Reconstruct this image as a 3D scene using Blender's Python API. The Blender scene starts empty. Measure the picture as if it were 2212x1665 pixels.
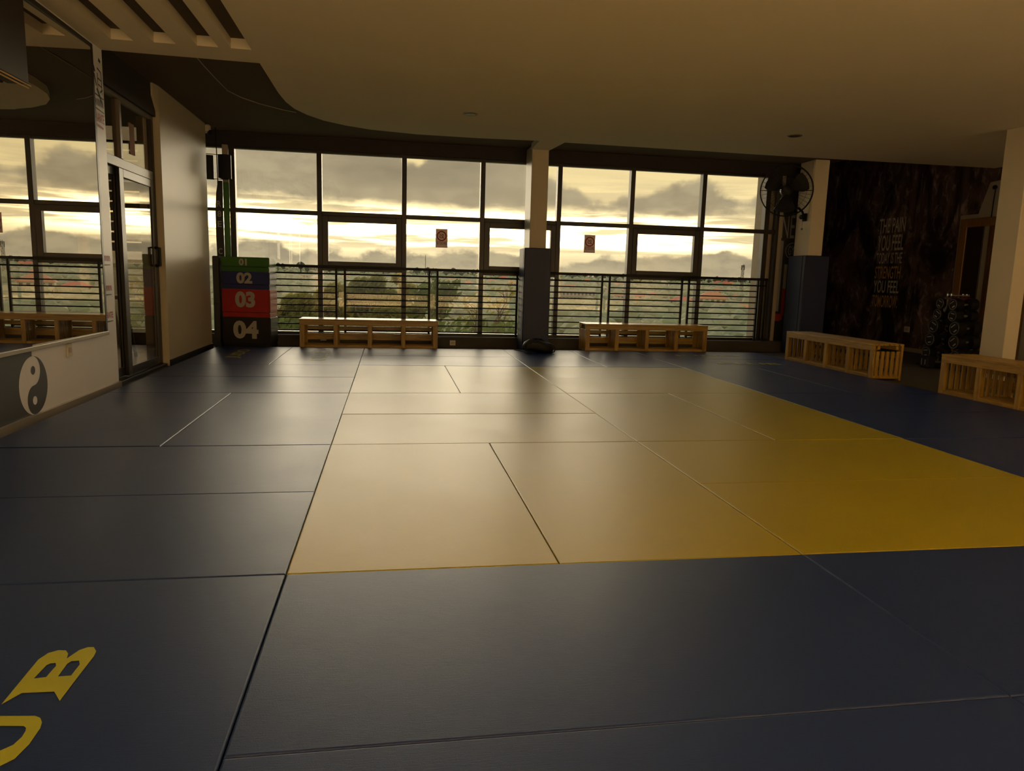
import bpy, bmesh, math, random
from mathutils import Vector, Matrix
from math import sin, cos, pi, radians, atan2, sqrt, exp
random.seed(7)
S = bpy.context.scene
COL = S.collection

# ------------------------------------------------------------------ camera
CF, CYAW, CPIT, CROL = 1560.63, 0.16871, -0.1493, 0.02843
CPOS = Vector((0.3646, -2.53563, 1.06816))
fw = Vector((sin(CYAW)*cos(CPIT), cos(CYAW)*cos(CPIT), sin(CPIT)))
rt0 = Vector((cos(CYAW), -sin(CYAW), 0)); up0 = rt0.cross(fw)
rt = rt0*cos(CROL) + up0*sin(CROL); up = -rt0*sin(CROL) + up0*cos(CROL)
cam = bpy.data.cameras.new('camera'); cam.sensor_width = 36; cam.lens = 36*CF/2212
cam.clip_start = .05; cam.clip_end = 9000
co = bpy.data.objects.new('camera', cam); COL.objects.link(co)
M = Matrix((rt, up, -fw)).transposed().to_4x4(); M.translation = CPOS
co.matrix_world = M
S.camera = co
def ray(px, py):
    return (fw + rt*((px-1106)/CF) - up*((py-832.5)/CF)).normalized()
def on_floor(px, py, z=0):
    d = ray(px, py); return CPOS + d*((z-CPOS.z)/d.z)

# ------------------------------------------------------------------ view, world, sun
S.view_settings.view_transform = 'Standard'; S.view_settings.look = 'None'
S.view_settings.gamma = 1; S.view_settings.use_curve_mapping = False
S.view_settings.exposure = 0.75
S.cycles.use_denoising = True
S.cycles.max_bounces = 10; S.cycles.diffuse_bounces = 5; S.cycles.glossy_bounces = 5
S.cycles.transparent_max_bounces = 16; S.cycles.sample_clamp_indirect = 6
SKY_STRENGTH = 1.0

class NT:
    """small node-graph writer"""
    def __init__(s, tree): s.t = tree; tree.nodes.clear()
    def n(s, kind, ins=None, **props):
        nd = s.t.nodes.new(kind)
        for k, v in props.items(): setattr(nd, k, v)
        for k, v in (ins or {}).items():
            sk = nd.inputs[k]
            if isinstance(v, bpy.types.NodeSocket): s.t.links.new(v, sk)
            else: sk.default_value = v
        return nd
    def m(s, op, a, b=0.0, c=0.0, clamp=False):
        return s.n('ShaderNodeMath', {0: a, 1: b, 2: c}, operation=op, use_clamp=clamp).outputs[0]
    def ss(s, x, lo, hi):
        return s.n('ShaderNodeMapRange', {'Value': x, 'From Min': lo, 'From Max': hi}, interpolation_type='SMOOTHSTEP').outputs[0]
    def mix(s, f, a, b, mode='MIX'):
        nd = s.n('ShaderNodeMix', None, data_type='RGBA', blend_type=mode)
        for sk, v in ((nd.inputs[0], f), (nd.inputs[6], a), (nd.inputs[7], b)):
            if isinstance(v, bpy.types.NodeSocket): s.t.links.new(v, sk)
            else: sk.default_value = v if not isinstance(v, tuple) else (*v, 1)[:4]
        return nd.outputs[2]
    def noise(s, vec, scale=1., detail=4., rough=.55, dist=0.):
        return s.n('ShaderNodeTexNoise', {'Vector': vec, 'Scale': scale, 'Detail': detail, 'Roughness': rough, 'Distortion': dist}).outputs[0]
    def ramp(s, f, stops):
        nd = s.n('ShaderNodeValToRGB', {0: f}); e = nd.color_ramp.elements
        while len(e) < len(stops): e.new(.5)
        for el, (p, c) in zip(e, stops): el.position = p; el.color = (*c, 1)
        return nd.outputs[0]

W = bpy.data.worlds.new('sunset_sky'); S.world = W; W.use_nodes = True
w = NT(W.node_tree)
d = w.n('ShaderNodeTexCoord').outputs['Generated']
sep = w.n('ShaderNodeSeparateXYZ', {0: d}); sx, sy, sz = sep.outputs
def stretch(ax, az):
    return w.n('ShaderNodeVectorMath', {0: d, 1: (ax, ax, az)}, operation='MULTIPLY').outputs[0]
nbig = w.noise(stretch(3.4, 11), 1, 7, .55, .25)
nlow = w.noise(stretch(15, 22), 1, 6, .55)
nmid = w.noise(stretch(8.5, 7), 1, 6, .5, .2)
nfin = w.noise(stretch(24, 60), 1, 5, .6)
nstr = w.noise(stretch(5, 95), 1, 5, .55, .3)
zc = w.m('MAXIMUM', sz, 0.0)
base = w.ramp(zc, [(0, (.42,.34,.20)), (.03, (.52,.42,.23)), (.065, (.62,.50,.25)), (.11, (.60,.475,.23)), (.17, (.55,.435,.21)), (.3, (.42,.37,.25)), (.6, (.30,.31,.31)), (1, (.24,.26,.30))])
SUN_AZ = radians(8.0)
side = w.n('ShaderNodeVectorMath', {0: d, 1: (cos(SUN_AZ), -sin(SUN_AZ), 0)}, operation='DOT_PRODUCT').outputs['Value']
front = w.n('ShaderNodeVectorMath', {0: d, 1: (sin(SUN_AZ), cos(SUN_AZ), 0)}, operation='DOT_PRODUCT').outputs['Value']
def lobe(wid, zc0, hgt, off=0.):
    return w.m('EXPONENT', w.m('MULTIPLY', w.m('ADD', w.m('POWER', w.m('DIVIDE', w.m('SUBTRACT', side, off), wid), 2.), w.m('POWER', w.m('DIVIDE', w.m('SUBTRACT', sz, zc0), hgt), 2.)), -1.))
core = w.m('EXPONENT', w.m('MULTIPLY', w.m('ADD', w.m('POWER', w.m('ABSOLUTE', w.m('DIVIDE', w.m('SUBTRACT', side, -.03), .30)), 4.), w.m('POWER', w.m('ABSOLUTE', w.m('DIVIDE', w.m('SUBTRACT', sz, .062), .020)), 4.)), -1.))
g1 = w.m('ADD', w.m('MULTIPLY', core, 1.2), w.m('MULTIPLY', lobe(.62, .066, .032, -.42), .24))
glow = w.m('MULTIPLY', g1, w.ss(front, -.1, .5))
streak = w.m('MULTIPLY', w.ss(nstr, .44, .60), w.ss(sz, .02, .04))
glow = w.m('MULTIPLY', glow, w.m('SUBTRACT', 1.0, w.m('MULTIPLY', streak, .97)))
c = w.mix(w.m('MULTIPLY', streak, w.m('MULTIPLY', .5, w.ss(sz, .16, .10))), base, (.40,.315,.18))
c = w.mix(1.0, c, w.mix(glow, (0.,0.,0.), (4.6,3.6,1.9)), 'ADD')
# high cloud deck with a flat base
zw = w.m('ADD', sz, w.m('MULTIPLY', w.m('SUBTRACT', nfin, .5), .02))
ztop = w.m('ADD', w.m('SUBTRACT', .150, w.m('MULTIPLY', side, .10)), w.m('MULTIPLY', w.m('SUBTRACT', nmid, .5), .16))
deck = w.m('MULTIPLY', w.ss(w.m('SUBTRACT', ztop, zw), -.002, .012), w.ss(w.m('ADD', zw, w.m('MULTIPLY', w.m('SUBTRACT', nbig, .5), .07)), .078, .098))
deck = w.m('MAXIMUM', deck, w.m('MULTIPLY', w.ss(nbig, .44, .56), w.ss(zw, .19, .26)))
deckc = w.mix(w.ss(nbig, .45, .75), (.29,.24,.145), (.165,.137,.085))
deckc = w.mix(w.ss(nfin, .3, .75), deckc, (.22,.18,.11))
c = w.mix(w.m('MULTIPLY', deck, .985), c, deckc)
# low cumulus bank along the horizon
h = w.m('ADD', .030, w.m('MULTIPLY', w.m('SUBTRACT', nlow, .5), .08))
bank = w.ss(w.m('SUBTRACT', h, sz), -.004, .006)
bankc = w.mix(w.ss(nfin, .35, .7), (.30,.25,.15), (.20,.167,.107))
bankc = w.mix(w.ss(sz, .02, -.004), bankc, (.38,.31,.185))
c = w.mix(w.m('MULTIPLY', bank, .975), c, bankc)
c = w.mix(w.ss(sz, -.002, -.05), c, (.10,.095,.06))
bg = w.n('ShaderNodeBackground', {'Color': c, 'Strength': SKY_STRENGTH})
w.t.links.new(bg.outputs[0], w.n('ShaderNodeOutputWorld').inputs[0])

LAZ = radians(1.0)
sd = Vector((sin(LAZ)*cos(radians(4.5)), cos(LAZ)*cos(radians(4.5)), sin(radians(4.5))))
sl = bpy.data.lights.new('veiled_sun', 'SUN'); sl.energy = 1.25; sl.angle = radians(35); sl.color = (1, .85, .60)
so = bpy.data.objects.new('veiled_sun', sl); COL.objects.link(so)
so.rotation_euler = sd.to_track_quat('Z', 'Y').to_euler(); so.location = sd*30
# warm fill lights added behind the camera to brighten the ceiling
for lx in (-.4, 3.6, 7.6):
    al = bpy.data.lights.new('rear_fill_light', 'AREA'); al.shape = 'RECTANGLE'; al.size = 1.2; al.size_y = 1.2; al.energy = 140; al.spread = radians(100); al.color = (1, .74, .42)
    ao = bpy.data.objects.new('rear_fill_light', al); COL.objects.link(ao); ao.location = (lx, -5.2, 2.85)

# ------------------------------------------------------------------ materials
MATS = {}
def mat(name, col, rough=.5, var=.12, scale=6., bump=0., bscale=60., metal=0., spec=.5, stretch=(1,1,1), coat=0.):
    if name in MATS: return MATS[name]
    m = bpy.data.materials.new(name); m.use_nodes = True
    t = NT(m.node_tree)
    tc = t.n('ShaderNodeTexCoord').outputs['Object']
    v = t.n('ShaderNodeVectorMath', {0: tc, 1: stretch}, operation='MULTIPLY').outputs[0]
    n = t.noise(v, scale, 5, .6)
    dk = tuple(x*(1-var) for x in col); lt = tuple(min(1, x*(1+var)) for x in col)
    cc = t.mix(n, dk, lt)
    p = t.n('ShaderNodeBsdfPrincipled', {'Base Color': cc, 'Roughness': rough, 'Metallic': metal, 'Specular IOR Level': spec, 'Coat Weight': coat})
    if bump:
        b = t.n('ShaderNodeBump', {'Strength': bump, 'Distance': .01, 'Height': t.noise(v, bscale, 3, .6)})
        t.t.links.new(b.outputs[0], p.inputs['Normal'])
    t.t.links.new(p.outputs[0], t.n('ShaderNodeOutputMaterial').inputs[0])
    MATS[name] = m; return m
def wood(name, lo, hi, rough=.35, sc=3., axis=0):
    m = bpy.data.materials.new(name); m.use_nodes = True; t = NT(m.node_tree)
    tc = t.n('ShaderNodeTexCoord').outputs['Object']
    rnd = t.n('ShaderNodeObjectInfo').outputs['Random']
    st = [14., 14., 14.]; st[axis] = 1.2
    v = t.n('ShaderNodeVectorMath', {0: tc, 1: tuple(st)}, operation='MULTIPLY').outputs[0]
    v = t.n('ShaderNodeVectorMath', {0: v, 1: t.n('ShaderNodeCombineXYZ', {0: t.m('MULTIPLY', rnd, 37.), 1: t.m('MULTIPLY', rnd, 11.)}).outputs[0]}, operation='ADD').outputs[0]
    n = t.noise(v, sc, 5, .6, .6)
    cc = t.mix(t.ss(n, .3, .7), lo, hi)
    cc = t.mix(t.m('MULTIPLY', rnd, .35), cc, lo)
    p = t.n('ShaderNodeBsdfPrincipled', {'Base Color': cc, 'Roughness': rough, 'Specular IOR Level': .5})
    b = t.n('ShaderNodeBump', {'Strength': .15, 'Distance': .004, 'Height': n}); t.t.links.new(b.outputs[0], p.inputs['Normal'])
    t.t.links.new(p.outputs[0], t.n('ShaderNodeOutputMaterial').inputs[0])
    MATS[name] = m; return m
def glass(name, gloss, tint=(1,1,1), rough=0.0, gcol=(1,1,1)):
    m = bpy.data.materials.new(name); m.use_nodes = True; t = NT(m.node_tree)
    fr = t.n('ShaderNodeLayerWeight', {'Blend': .35}).outputs['Facing']
    f = t.m('ADD', gloss, t.m('MULTIPLY', t.m('POWER', fr, 4.), .6), clamp=True)
    tr = t.n('ShaderNodeBsdfTransparent', {0: (*tint, 1)}); gl = t.n('ShaderNodeBsdfGlossy', {'Color': (*gcol, 1), 'Roughness': rough})
    mx = t.n('ShaderNodeMixShader', {0: f, 1: tr.outputs[0], 2: gl.outputs[0]})
    t.t.links.new(mx.outputs[0], t.n('ShaderNodeOutputMaterial').inputs[0])
    MATS[name] = m; return m
def vinyl(name, col, spec):
    m = bpy.data.materials.new(name); m.use_nodes = True; t = NT(m.node_tree)
    tc = t.n('ShaderNodeTexCoord').outputs['Object']
    rnd = t.n('ShaderNodeObjectInfo').outputs['Random']
    v1 = t.n('ShaderNodeVectorMath', {0: tc, 1: (9, 160, 1)}, operation='MULTIPLY').outputs[0]
    weave = t.noise(v1, 2.2, 3, .6)
    grain = t.noise(tc, 420, 2, .6)
    worn = t.noise(tc, 1.7, 5, .62, .4)
    cc = t.mix(worn, tuple(x*.86 for x in col), tuple(min(1, x*1.12) for x in col))
    cc = t.mix(t.m('MULTIPLY', rnd, .18), cc, tuple(x*.75 for x in col))
    rg = t.m('ADD', .33, t.m('MULTIPLY', t.m('ADD', worn, t.m('MULTIPLY', weave, .6)), .09))
    p = t.n('ShaderNodeBsdfPrincipled', {'Base Color': cc, 'Roughness': rg, 'Specular IOR Level': spec})
    hh = t.m('ADD', t.m('MULTIPLY', weave, .6), t.m('MULTIPLY', grain, .5))
    b = t.n('ShaderNodeBump', {'Strength': .28, 'Distance': .0022, 'Height': t.m('ADD', hh, t.m('MULTIPLY', t.noise(tc, 9, 3, .5), 1.1))})
    t.t.links.new(b.outputs[0], p.inputs['Normal'])
    t.t.links.new(p.outputs[0], t.n('ShaderNodeOutputMaterial').inputs[0])
    MATS[name] = m; return m

M_YEL = vinyl('yellow_vinyl', (.35, .29, .004), .46)
M_BLU = vinyl('blue_vinyl', (.009, .030, .14), .42)
M_LET = mat('mat_lettering', (.38, .40, .03), .45)
M_CARPET = mat('grey_floor', (.10, .095, .09), .7, .25, 20, .2, 200)
M_GYP = mat('gypsum_paint', (.80, .72, .56), .75, .04, 1.5)
M_SLAB = mat('dark_ceiling_paint', (.10, .07, .05), .8, .15, 3)
M_DARKWALL = mat('dark_wall_paint', (.028, .022, .018), .7, .15, 3)
M_CREAM = mat('cream_wall_paint', (.55, .475, .34), .45, .05, 2.5, .05, 30)
M_CREAM_LIT = mat('lit_cream_paint', (.80, .70, .54), .45, .05, 2.5, .05, 30)  # lighter copy of the cream paint, standing in for brighter-lit column faces
M_VINYLWHITE = mat('white_wall_vinyl', (.86, .87, 1.0), .4, .03, 2)
M_RIGHTW = mat('grey_beige_paint', (.46, .42, .37), .6, .05, 2)
M_BACKW = mat('white_back_wall', (.85,.80,.70), .7, .03)
M_PRINT = mat('black_print', (.03, .027, .025), .5)
M_CHAR = mat('charcoal_print', (.030, .026, .023), .45)
M_RED = mat('red_print', (.45, .03, .035), .5)
M_FRAME = mat('dark_bronze_frame', (.02, .014, .011), .38, .1, 10, spec=.5)
M_STEEL = mat('black_painted_steel', (.008, .007, .006), .5, spec=.25)
M_ALU = mat('aluminium_channel', (.42, .38, .32), .4, .06, 8, metal=.6)
M_CURB = mat('curb_paint', (.06, .05, .042), .7, .2, 8, .1, 40)
M_TAN = mat('tan_render', (.42, .35, .25), .8, .1, 6)
M_PADB = mat('blue_pad_vinyl', (.014, .024, .085), .5, .08, 3, .08, 14)
M_WOOD = wood('bench_wood', (.31, .17, .025), (.56, .36, .062), .32, 3., 0)
M_WOODV = wood('bench_wood_upright', (.29, .155, .024), (.52, .33, .058), .34, 3., 2)
M_WOODY = wood('door_wood', (.12, .055, .018), (.22, .11, .04), .4, 2., 2)
M_WOODF = wood('orange_floor_boards', (.34, .16, .05), (.5, .25, .08), .3, 2., 1)
M_BLACK = mat('black_rubber', (.010, .010, .010), .6, .2, 20, spec=.3)
M_BLACKV = mat('black_vinyl', (.018, .016, .015), .28, .2, 6, .3, 9)
M_GREEN = mat('green_vinyl', (.045, .16, .02), .28, .12, 5, .3, 9)
M_BLUEV = mat('navy_vinyl', (.025, .035, .16), .28, .12, 5, .3, 9)
M_REDV = mat('red_vinyl', (.42, .022, .02), .28, .12, 5, .3, 9)
M_NUM = mat('pale_number', (.44, .41, .36), .6)
M_CLOTH = mat('black_nylon', (.012, .011, .010), .6, .3, 30, .5, 60)
M_WHITEP = mat('white_plastic', (.62, .58, .5), .4)
M_CHROME = mat('chrome', (.7, .68, .64), .2, .02, metal=1.)
M_GREYM = mat('grey_metal', (.28, .26, .24), .4, .1, metal=.5)
def paper():
    m = bpy.data.materials.new('sign_paper'); m.use_nodes = True; t = NT(m.node_tree)
    n = t.noise(t.n('ShaderNodeTexCoord').outputs['Object'], 8, 3)
    cc = t.mix(n, (.62,.47,.42), (.72,.58,.52))
    a = t.n('ShaderNodeBsdfDiffuse', {'Color': cc}); b = t.n('ShaderNodeBsdfTranslucent', {'Color': cc})
    t.t.links.new(t.n('ShaderNodeMixShader', {0: .5, 1: a.outputs[0], 2: b.outputs[0]}).outputs[0], t.n('ShaderNodeOutputMaterial').inputs[0]); return m
M_PAPER = paper()
M_GLASS = glass('window_glass', .035)
M_DOORG = glass('door_glass', .26, (.72, .66, .58))
M_ROOF = mat('terracotta_roof', (.72, .30, .14), .8, .2, .8)
M_ROOFR = mat('red_roof', (.75, .20, .13), .8, .2, .8)
M_ROOFO = mat('orange_roof', (.75, .40, .17), .8, .2, .8)
M_HWALL = mat('pale_house_wall', (.74, .66, .48), .9, .12, .6)
M_HWALL2 = mat('pink_house_wall', (.68, .50, .38), .9, .12, .6)
M_PANE = mat('dark_house_window', (.10, .10, .09), .3)
M_BARK = mat('tree_bark', (.20, .155, .10), .9, .3, 8)
def leaf(name, col):
    m = bpy.data.materials.new(name); m.use_nodes = True; t = NT(m.node_tree)
    n = t.noise(t.n('ShaderNodeTexCoord').outputs['Object'], 3, 4)
    cc = t.mix(n, tuple(x*.6 for x in col), tuple(x*1.3 for x in col))
    a = t.n('ShaderNodeBsdfDiffuse', {'Color': cc}); b = t.n('ShaderNodeBsdfTranslucent', {'Color': cc})
    t.t.links.new(t.n('ShaderNodeMixShader', {0: .55, 1: a.outputs[0], 2: b.outputs[0]}).outputs[0], t.n('ShaderNodeOutputMaterial').inputs[0]); return m
M_LEAF = [leaf('olive_leaves', (.30,.31,.09)), leaf('green_leaves', (.17,.22,.07)), leaf('yellow_green_leaves', (.42,.37,.10))]
M_CONC = mat('raw_concrete', (.45, .38, .30), .9, .15, .7)

def mirror_mat():
    m = bpy.data.materials.new('mirror_glass'); m.use_nodes = True; t = NT(m.node_tree)
    tc = t.n('ShaderNodeTexCoord').outputs['Object']
    smear = t.ss(t.noise(tc, 2.2, 6, .65, 1.2), .52, .8)
    gl = t.n('ShaderNodeBsdfGlossy', {'Color': (.80, .77, .72, 1), 'Roughness': 0.0})
    df = t.n('ShaderNodeBsdfDiffuse', {'Color': (.5, .47, .42, 1)})
    mx = t.n('ShaderNodeMixShader', {0: t.m('ADD', .03, t.m('MULTIPLY', smear, .06)), 1: gl.outputs[0], 2: df.outputs[0]})
    t.t.links.new(mx.outputs[0], t.n('ShaderNodeOutputMaterial').inputs[0]); return m
M_MIRROR = mirror_mat()
def mural_mat():
    m = bpy.data.materials.new('mural_print'); m.use_nodes = True; t = NT(m.node_tree)
    tc = t.n('ShaderNodeTexCoord').outputs['Object']
    v = t.n('ShaderNodeVectorMath', {0: tc, 1: (1, 1.0, .55)}, operation='MULTIPLY').outputs[0]
    a = t.noise(v, 1.3, 8, .68, 1.4); b = t.noise(v, 3.1, 7, .7, 2.2)
    cc = t.mix(t.ss(a, .40, .62), (.02, .014, .014), (.17, .11, .10))
    cc = t.mix(t.m('MULTIPLY', t.ss(b, .50, .68), t.ss(a, .40, .6)), cc, (.5, .38, .38))
    cc = t.mix(t.m('MULTIPLY', t.ss(t.noise(tc, .9, 3, .5), .58, .7), .45), cc, (.2, .10, .06))
    p = t.n('ShaderNodeBsdfPrincipled', {'Base Color': cc, 'Roughness': .6, 'Specular IOR Level': .25})
    t.t.links.new(p.outputs[0], t.n('ShaderNodeOutputMaterial').inputs[0]); return m
M_MURAL = mural_mat()
M_MURALTXT = mat('mural_lettering', (.75, .66, .56), .6); M_MURALOR = mat('mural_orange_lettering', (.75, .42, .12), .6)
def ground_mat():
    m = bpy.data.materials.new('valley_ground'); m.use_nodes = True; t = NT(m.node_tree)
    tc = t.n('ShaderNodeTexCoord').outputs['Object']
    a = t.noise(tc, .012, 8, .65); b = t.noise(tc, .09, 6, .7)
    cc = t.mix(t.ss(a, .38, .62), (.22, .25, .12), (.36, .33, .19))
    cc = t.mix(t.ss(b, .45, .7), cc, (.14, .17, .085))
    cc = t.mix(t.ss(t.noise(tc, .03, 7, .7), .58, .68), cc, (.30, .24, .17))
    p = t.n('ShaderNodeBsdfPrincipled', {'Base Color': cc, 'Roughness': .95, 'Specular IOR Level': .1})
    t.t.links.new(p.outputs[0], t.n('ShaderNodeOutputMaterial').inputs[0]); return m
M_GROUND = ground_mat()

# ------------------------------------------------------------------ mesh helpers
class MB:
    def __init__(s): s.v = []; s.f = []
    def add(s, vs, fs):
        o = len(s.v); s.v += [tuple(v) for v in vs]; s.f += [tuple(i+o for i in f) for f in fs]; return s
    def box(s, x0, x1, y0, y1, z0, z1):
        return s.add([(x0,y0,z0),(x1,y0,z0),(x1,y1,z0),(x0,y1,z0),(x0,y0,z1),(x1,y0,z1),(x1,y1,z1),(x0,y1,z1)],
                     [(0,3,2,1),(4,5,6,7),(0,1,5,4),(1,2,6,5),(2,3,7,6),(3,0,4,7)])
    def cbox(s, x0, x1, y0, y1, z0, z1, b=.004):
        """box with every edge chamfered"""
        bm = bmesh.new(); bmesh.ops.create_cube(bm, size=1)
        for v in bm.verts: v.co = Vector(((x0+x1)/2+v.co.x*(x1-x0), (y0+y1)/2+v.co.y*(y1-y0), (z0+z1)/2+v.co.z*(z1-z0)))
        bmesh.ops.bevel(bm, geom=bm.edges[:], offset=b, segments=1, affect='EDGES')
        bm.verts.index_update(); s.add([v.co for v in bm.verts], [[v.index for v in f.verts] for f in bm.faces]); bm.free(); return s
    def prism(s, pts, z0, z1):
        n = len(pts); vs = [(x,y,z0) for x,y in pts]+[(x,y,z1) for x,y in pts]
        return s.add(vs, [tuple(range(n))[::-1], tuple(range(n,2*n))]+[(i,(i+1)%n,n+(i+1)%n,n+i) for i in range(n)])
    def tube(s, pts, r, n=8, cap=True):
        pts = [Vector(p) for p in pts]; rs = r if isinstance(r, (list,tuple)) else [r]*len(pts)
        vs = []; prev = None
        for i, p in enumerate(pts):
            t = (pts[min(i+1,len(pts)-1)]-pts[max(i-1,0)]).normalized()
            if prev is None:
                a = Vector((0,0,1)) if abs(t.z) < .9 else Vector((1,0,0)); u = t.cross(a).normalized()
            else:
                u = (prev - t*prev.dot(t)).normalized()
            prev = u; w2 = t.cross(u)
            for k in range(n):
                an = 2*pi*k/n; vs.append(p+(u*cos(an)+w2*sin(an))*rs[i])
        fs = [(i*n+k, i*n+(k+1)%n, (i+1)*n+(k+1)%n, (i+1)*n+k) for i in range(len(pts)-1) for k in range(n)]
        if cap: fs += [tuple(range(n))[::-1], tuple(range((len(pts)-1)*n, len(pts)*n))]
        return s.add(vs, fs)
    def lathe(s, prof, c=(0,0,0), n=20, axis='Z'):
        vs = []; c = Vector(c)
        for r, z in prof:
            for k in range(n):
                a = 2*pi*k/n; q = (r*cos(a), r*sin(a), z)
                q = {'Z': q, 'X': (q[2], q[0], q[1]), 'Y': (q[0], q[2], q[1])}[axis]
                vs.append(c+Vector(q))
        m = len(prof)
        fs = [(i*n+k, i*n+(k+1)%n, (i+1)*n+(k+1)%n, (i+1)*n+k) for i in range(m-1) for k in range(n)]
        fs += [tuple(range(n))[::-1], tuple(range((m-1)*n, m*n))]
        return s.add(vs, fs)
    def sphere(s, c, r, sc=(1,1,1), n=10, m=6):
        prof = [(max(1e-4, sin(pi*i/m)), -cos(pi*i/m)) for i in range(m+1)]
        vs = []; c = Vector(c)
        for rr, z in prof:
            for k in range(n):
                a = 2*pi*k/n; vs.append((c.x+r*sc[0]*rr*cos(a), c.y+r*sc[1]*rr*sin(a), c.z+r*sc[2]*z))
        return s.add(vs, [(i*n+k, i*n+(k+1)%n, (i+1)*n+(k+1)%n, (i+1)*n+k) for i in range(m) for k in range(n)])
    def ring(s, c, u, v, R, r, n=32, m=6):
        c, u, v = Vector(c), Vector(u), Vector(v); w2 = u.cross(v).normalized(); vs = []
        for i in range(n):
            a = 2*pi*i/n; dr = u*cos(a)+v*sin(a)
            for k in range(m):
                b = 2*pi*k/m; vs.append(c+dr*(R+r*cos(b))+w2*(r*sin(b)))
        return s.add(vs, [(i*m+k, ((i+1)%n)*m+k, ((i+1)%n)*m+(k+1)%m, i*m+(k+1)%m) for i in range(n) for k in range(m)])
    def build(s, name, m, parent=None, smooth=False, **kw):
        off = wloc(parent)
        me = bpy.data.meshes.new(name)
        me.from_pydata([(x-off[0], y-off[1], z-off[2]) for x,y,z in s.v], [], s.f); me.update()
        bm = bmesh.new(); bm.from_mesh(me); bmesh.ops.recalc_face_normals(bm, faces=bm.faces); bm.to_mesh(me); bm.free()
        ms = m if isinstance(m, list) else [m]
        for mm in ms: me.materials.append(mm)
        if smooth:
            for p in me.polygons: p.use_smooth = True
            try: me.set_sharp_from_angle(angle=radians(40))
            except Exception: pass
        o = bpy.data.objects.new(name, me); COL.objects.link(o); o.parent = parent
        for k, v in kw.items(): o[k] = v
        return o
def wloc(o):
    p = Vector((0,0,0))
    while o is not None: p = p+o.location; o = o.parent
    return p
def tag(o, label=None, cat=None, group=None, kind=None):
    for k, v in (('label', label), ('category', cat), ('group', group), ('kind', kind)):
        if v: o[k] = v
    return o
def thing(name, loc, label, cat, group=None, rz=0):
    o = bpy.data.objects.new(name, None); o.empty_display_size = .1; COL.objects.link(o)
    o.location = loc; o.rotation_euler = (0,0,rz)
    return tag(o, label, cat, group)
def struct_root(name, loc=(0,0,0)):
    o = bpy.data.objects.new(name, None); COL.objects.link(o); o.location = loc; o['kind'] = 'structure'; return o
def copy_tree(o, parent=None):
    c = o.copy(); COL.objects.link(c); c.parent = parent
    for ch in list(o.children): copy_tree(ch, c)
    return c
def text(body, name, m, parent, o, right, upv, wid, hei, thick=.001, bold=.0, shear=0., **kw):
    """flat lettering: o = lower-left corner in world space, scaled to wid x hei"""
    cu = bpy.data.curves.new(name, 'FONT'); cu.body = body; cu.offset = bold; cu.shear = shear; cu.resolution_u = 4
    tmp = bpy.data.objects.new(name, cu); COL.objects.link(tmp)
    dg = bpy.context.evaluated_depsgraph_get(); me = bpy.data.meshes.new_from_object(tmp.evaluated_get(dg))
    COL.objects.unlink(tmp); bpy.data.objects.remove(tmp)
    xs = [v.co.x for v in me.vertices]; ys = [v.co.y for v in me.vertices]
    x0, x1, y0, y1 = min(xs), max(xs), min(ys), max(ys)
    right, upv, o = Vector(right), Vector(upv), Vector(o); nrm = right.cross(upv)
    mb = MB(); vs = [o+right*((v.co.x-x0)/(x1-x0)*wid)+upv*((v.co.y-y0)/(y1-y0)*hei)+nrm*thick for v in me.vertices]
    mb.add(vs, [tuple(p.vertices) for p in me.polygons])
    ob = mb.build(name, m, parent, **kw); bpy.data.meshes.remove(me); return ob
def polyfill(name, loops, z0, z1, m, parent=None, plane=None, **kw):
    """flat shape with holes, extruded; loops in 2D; plane maps (a,b,t)->xyz"""
    cu = bpy.data.curves.new(name, 'CURVE'); cu.dimensions = '2D'; cu.fill_mode = 'BOTH'
    for lp in loops:
        sp = cu.splines.new('POLY'); sp.points.add(len(lp)-1); sp.use_cyclic_u = True
        for p, q in zip(sp.points, lp): p.co = (q[0], q[1], 0, 1)
    cu.extrude = (z1-z0)/2
    tmp = bpy.data.objects.new(name, cu); COL.objects.link(tmp)
    dg = bpy.context.evaluated_depsgraph_get(); me = bpy.data.meshes.new_from_object(tmp.evaluated_get(dg))
    COL.objects.unlink(tmp); bpy.data.objects.remove(tmp)
    f = plane or (lambda a, b, t: (a, b, t))
    mb = MB(); mb.add([f(v.co.x, v.co.y, v.co.z+(z0+z1)/2) for v in me.vertices], [tuple(p.vertices) for p in me.polygons])
    ob = mb.build(name, m, parent, **kw); bpy.data.meshes.remove(me); return ob
def arc(cx, cy, r, a0, a1, n):
    return [(cx+r*cos(a0+(a1-a0)*i/n), cy+r*sin(a0+(a1-a0)*i/n)) for i in range(n+1)]

FZ = -.04          # bare floor; mat tops are z = 0
ZC, ZS = 2.90, 2.985
WY = 8.65          # window plane

# ------------------------------------------------------------------ room shell
def struct(mb, name, m, **kw): return mb.build(name, m, None, kind='structure', **kw)
struct(MB().prism([(-2.3,-7),(9.6,-7),(9.6,12),(9.3,12),(7.12,8.85),(-2.3,8.85)], -.3, FZ), 'floor', M_CARPET)
slots = [(-1.90,-1.73), (-1.57,-1.40), (-1.235,-1.066), (-.965,-.80)]
outer = [(-2.1,-7), (9.4,-7), (9.4,7.45), (6.0,7.5), (2.705,7.47), (2.64,8.15), (2.37,8.15), (2.35,7.46), (1.5,7.53), (.70,7.52), (.1,7.39), (-.2,7.22), (-.45,7.0), (-.62,6.72), (-.73,6.42), (-.78,6.1), (-.80,5.7), (-.802,4.6), (-2.1,4.55)]
ceil = polyfill('ceiling', [outer]+[[(a,.2),(b,.2),(b,4.2),(a,4.2)] for a,b in slots], ZC, ZS-.002, M_GYP, None, kind='structure')
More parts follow.
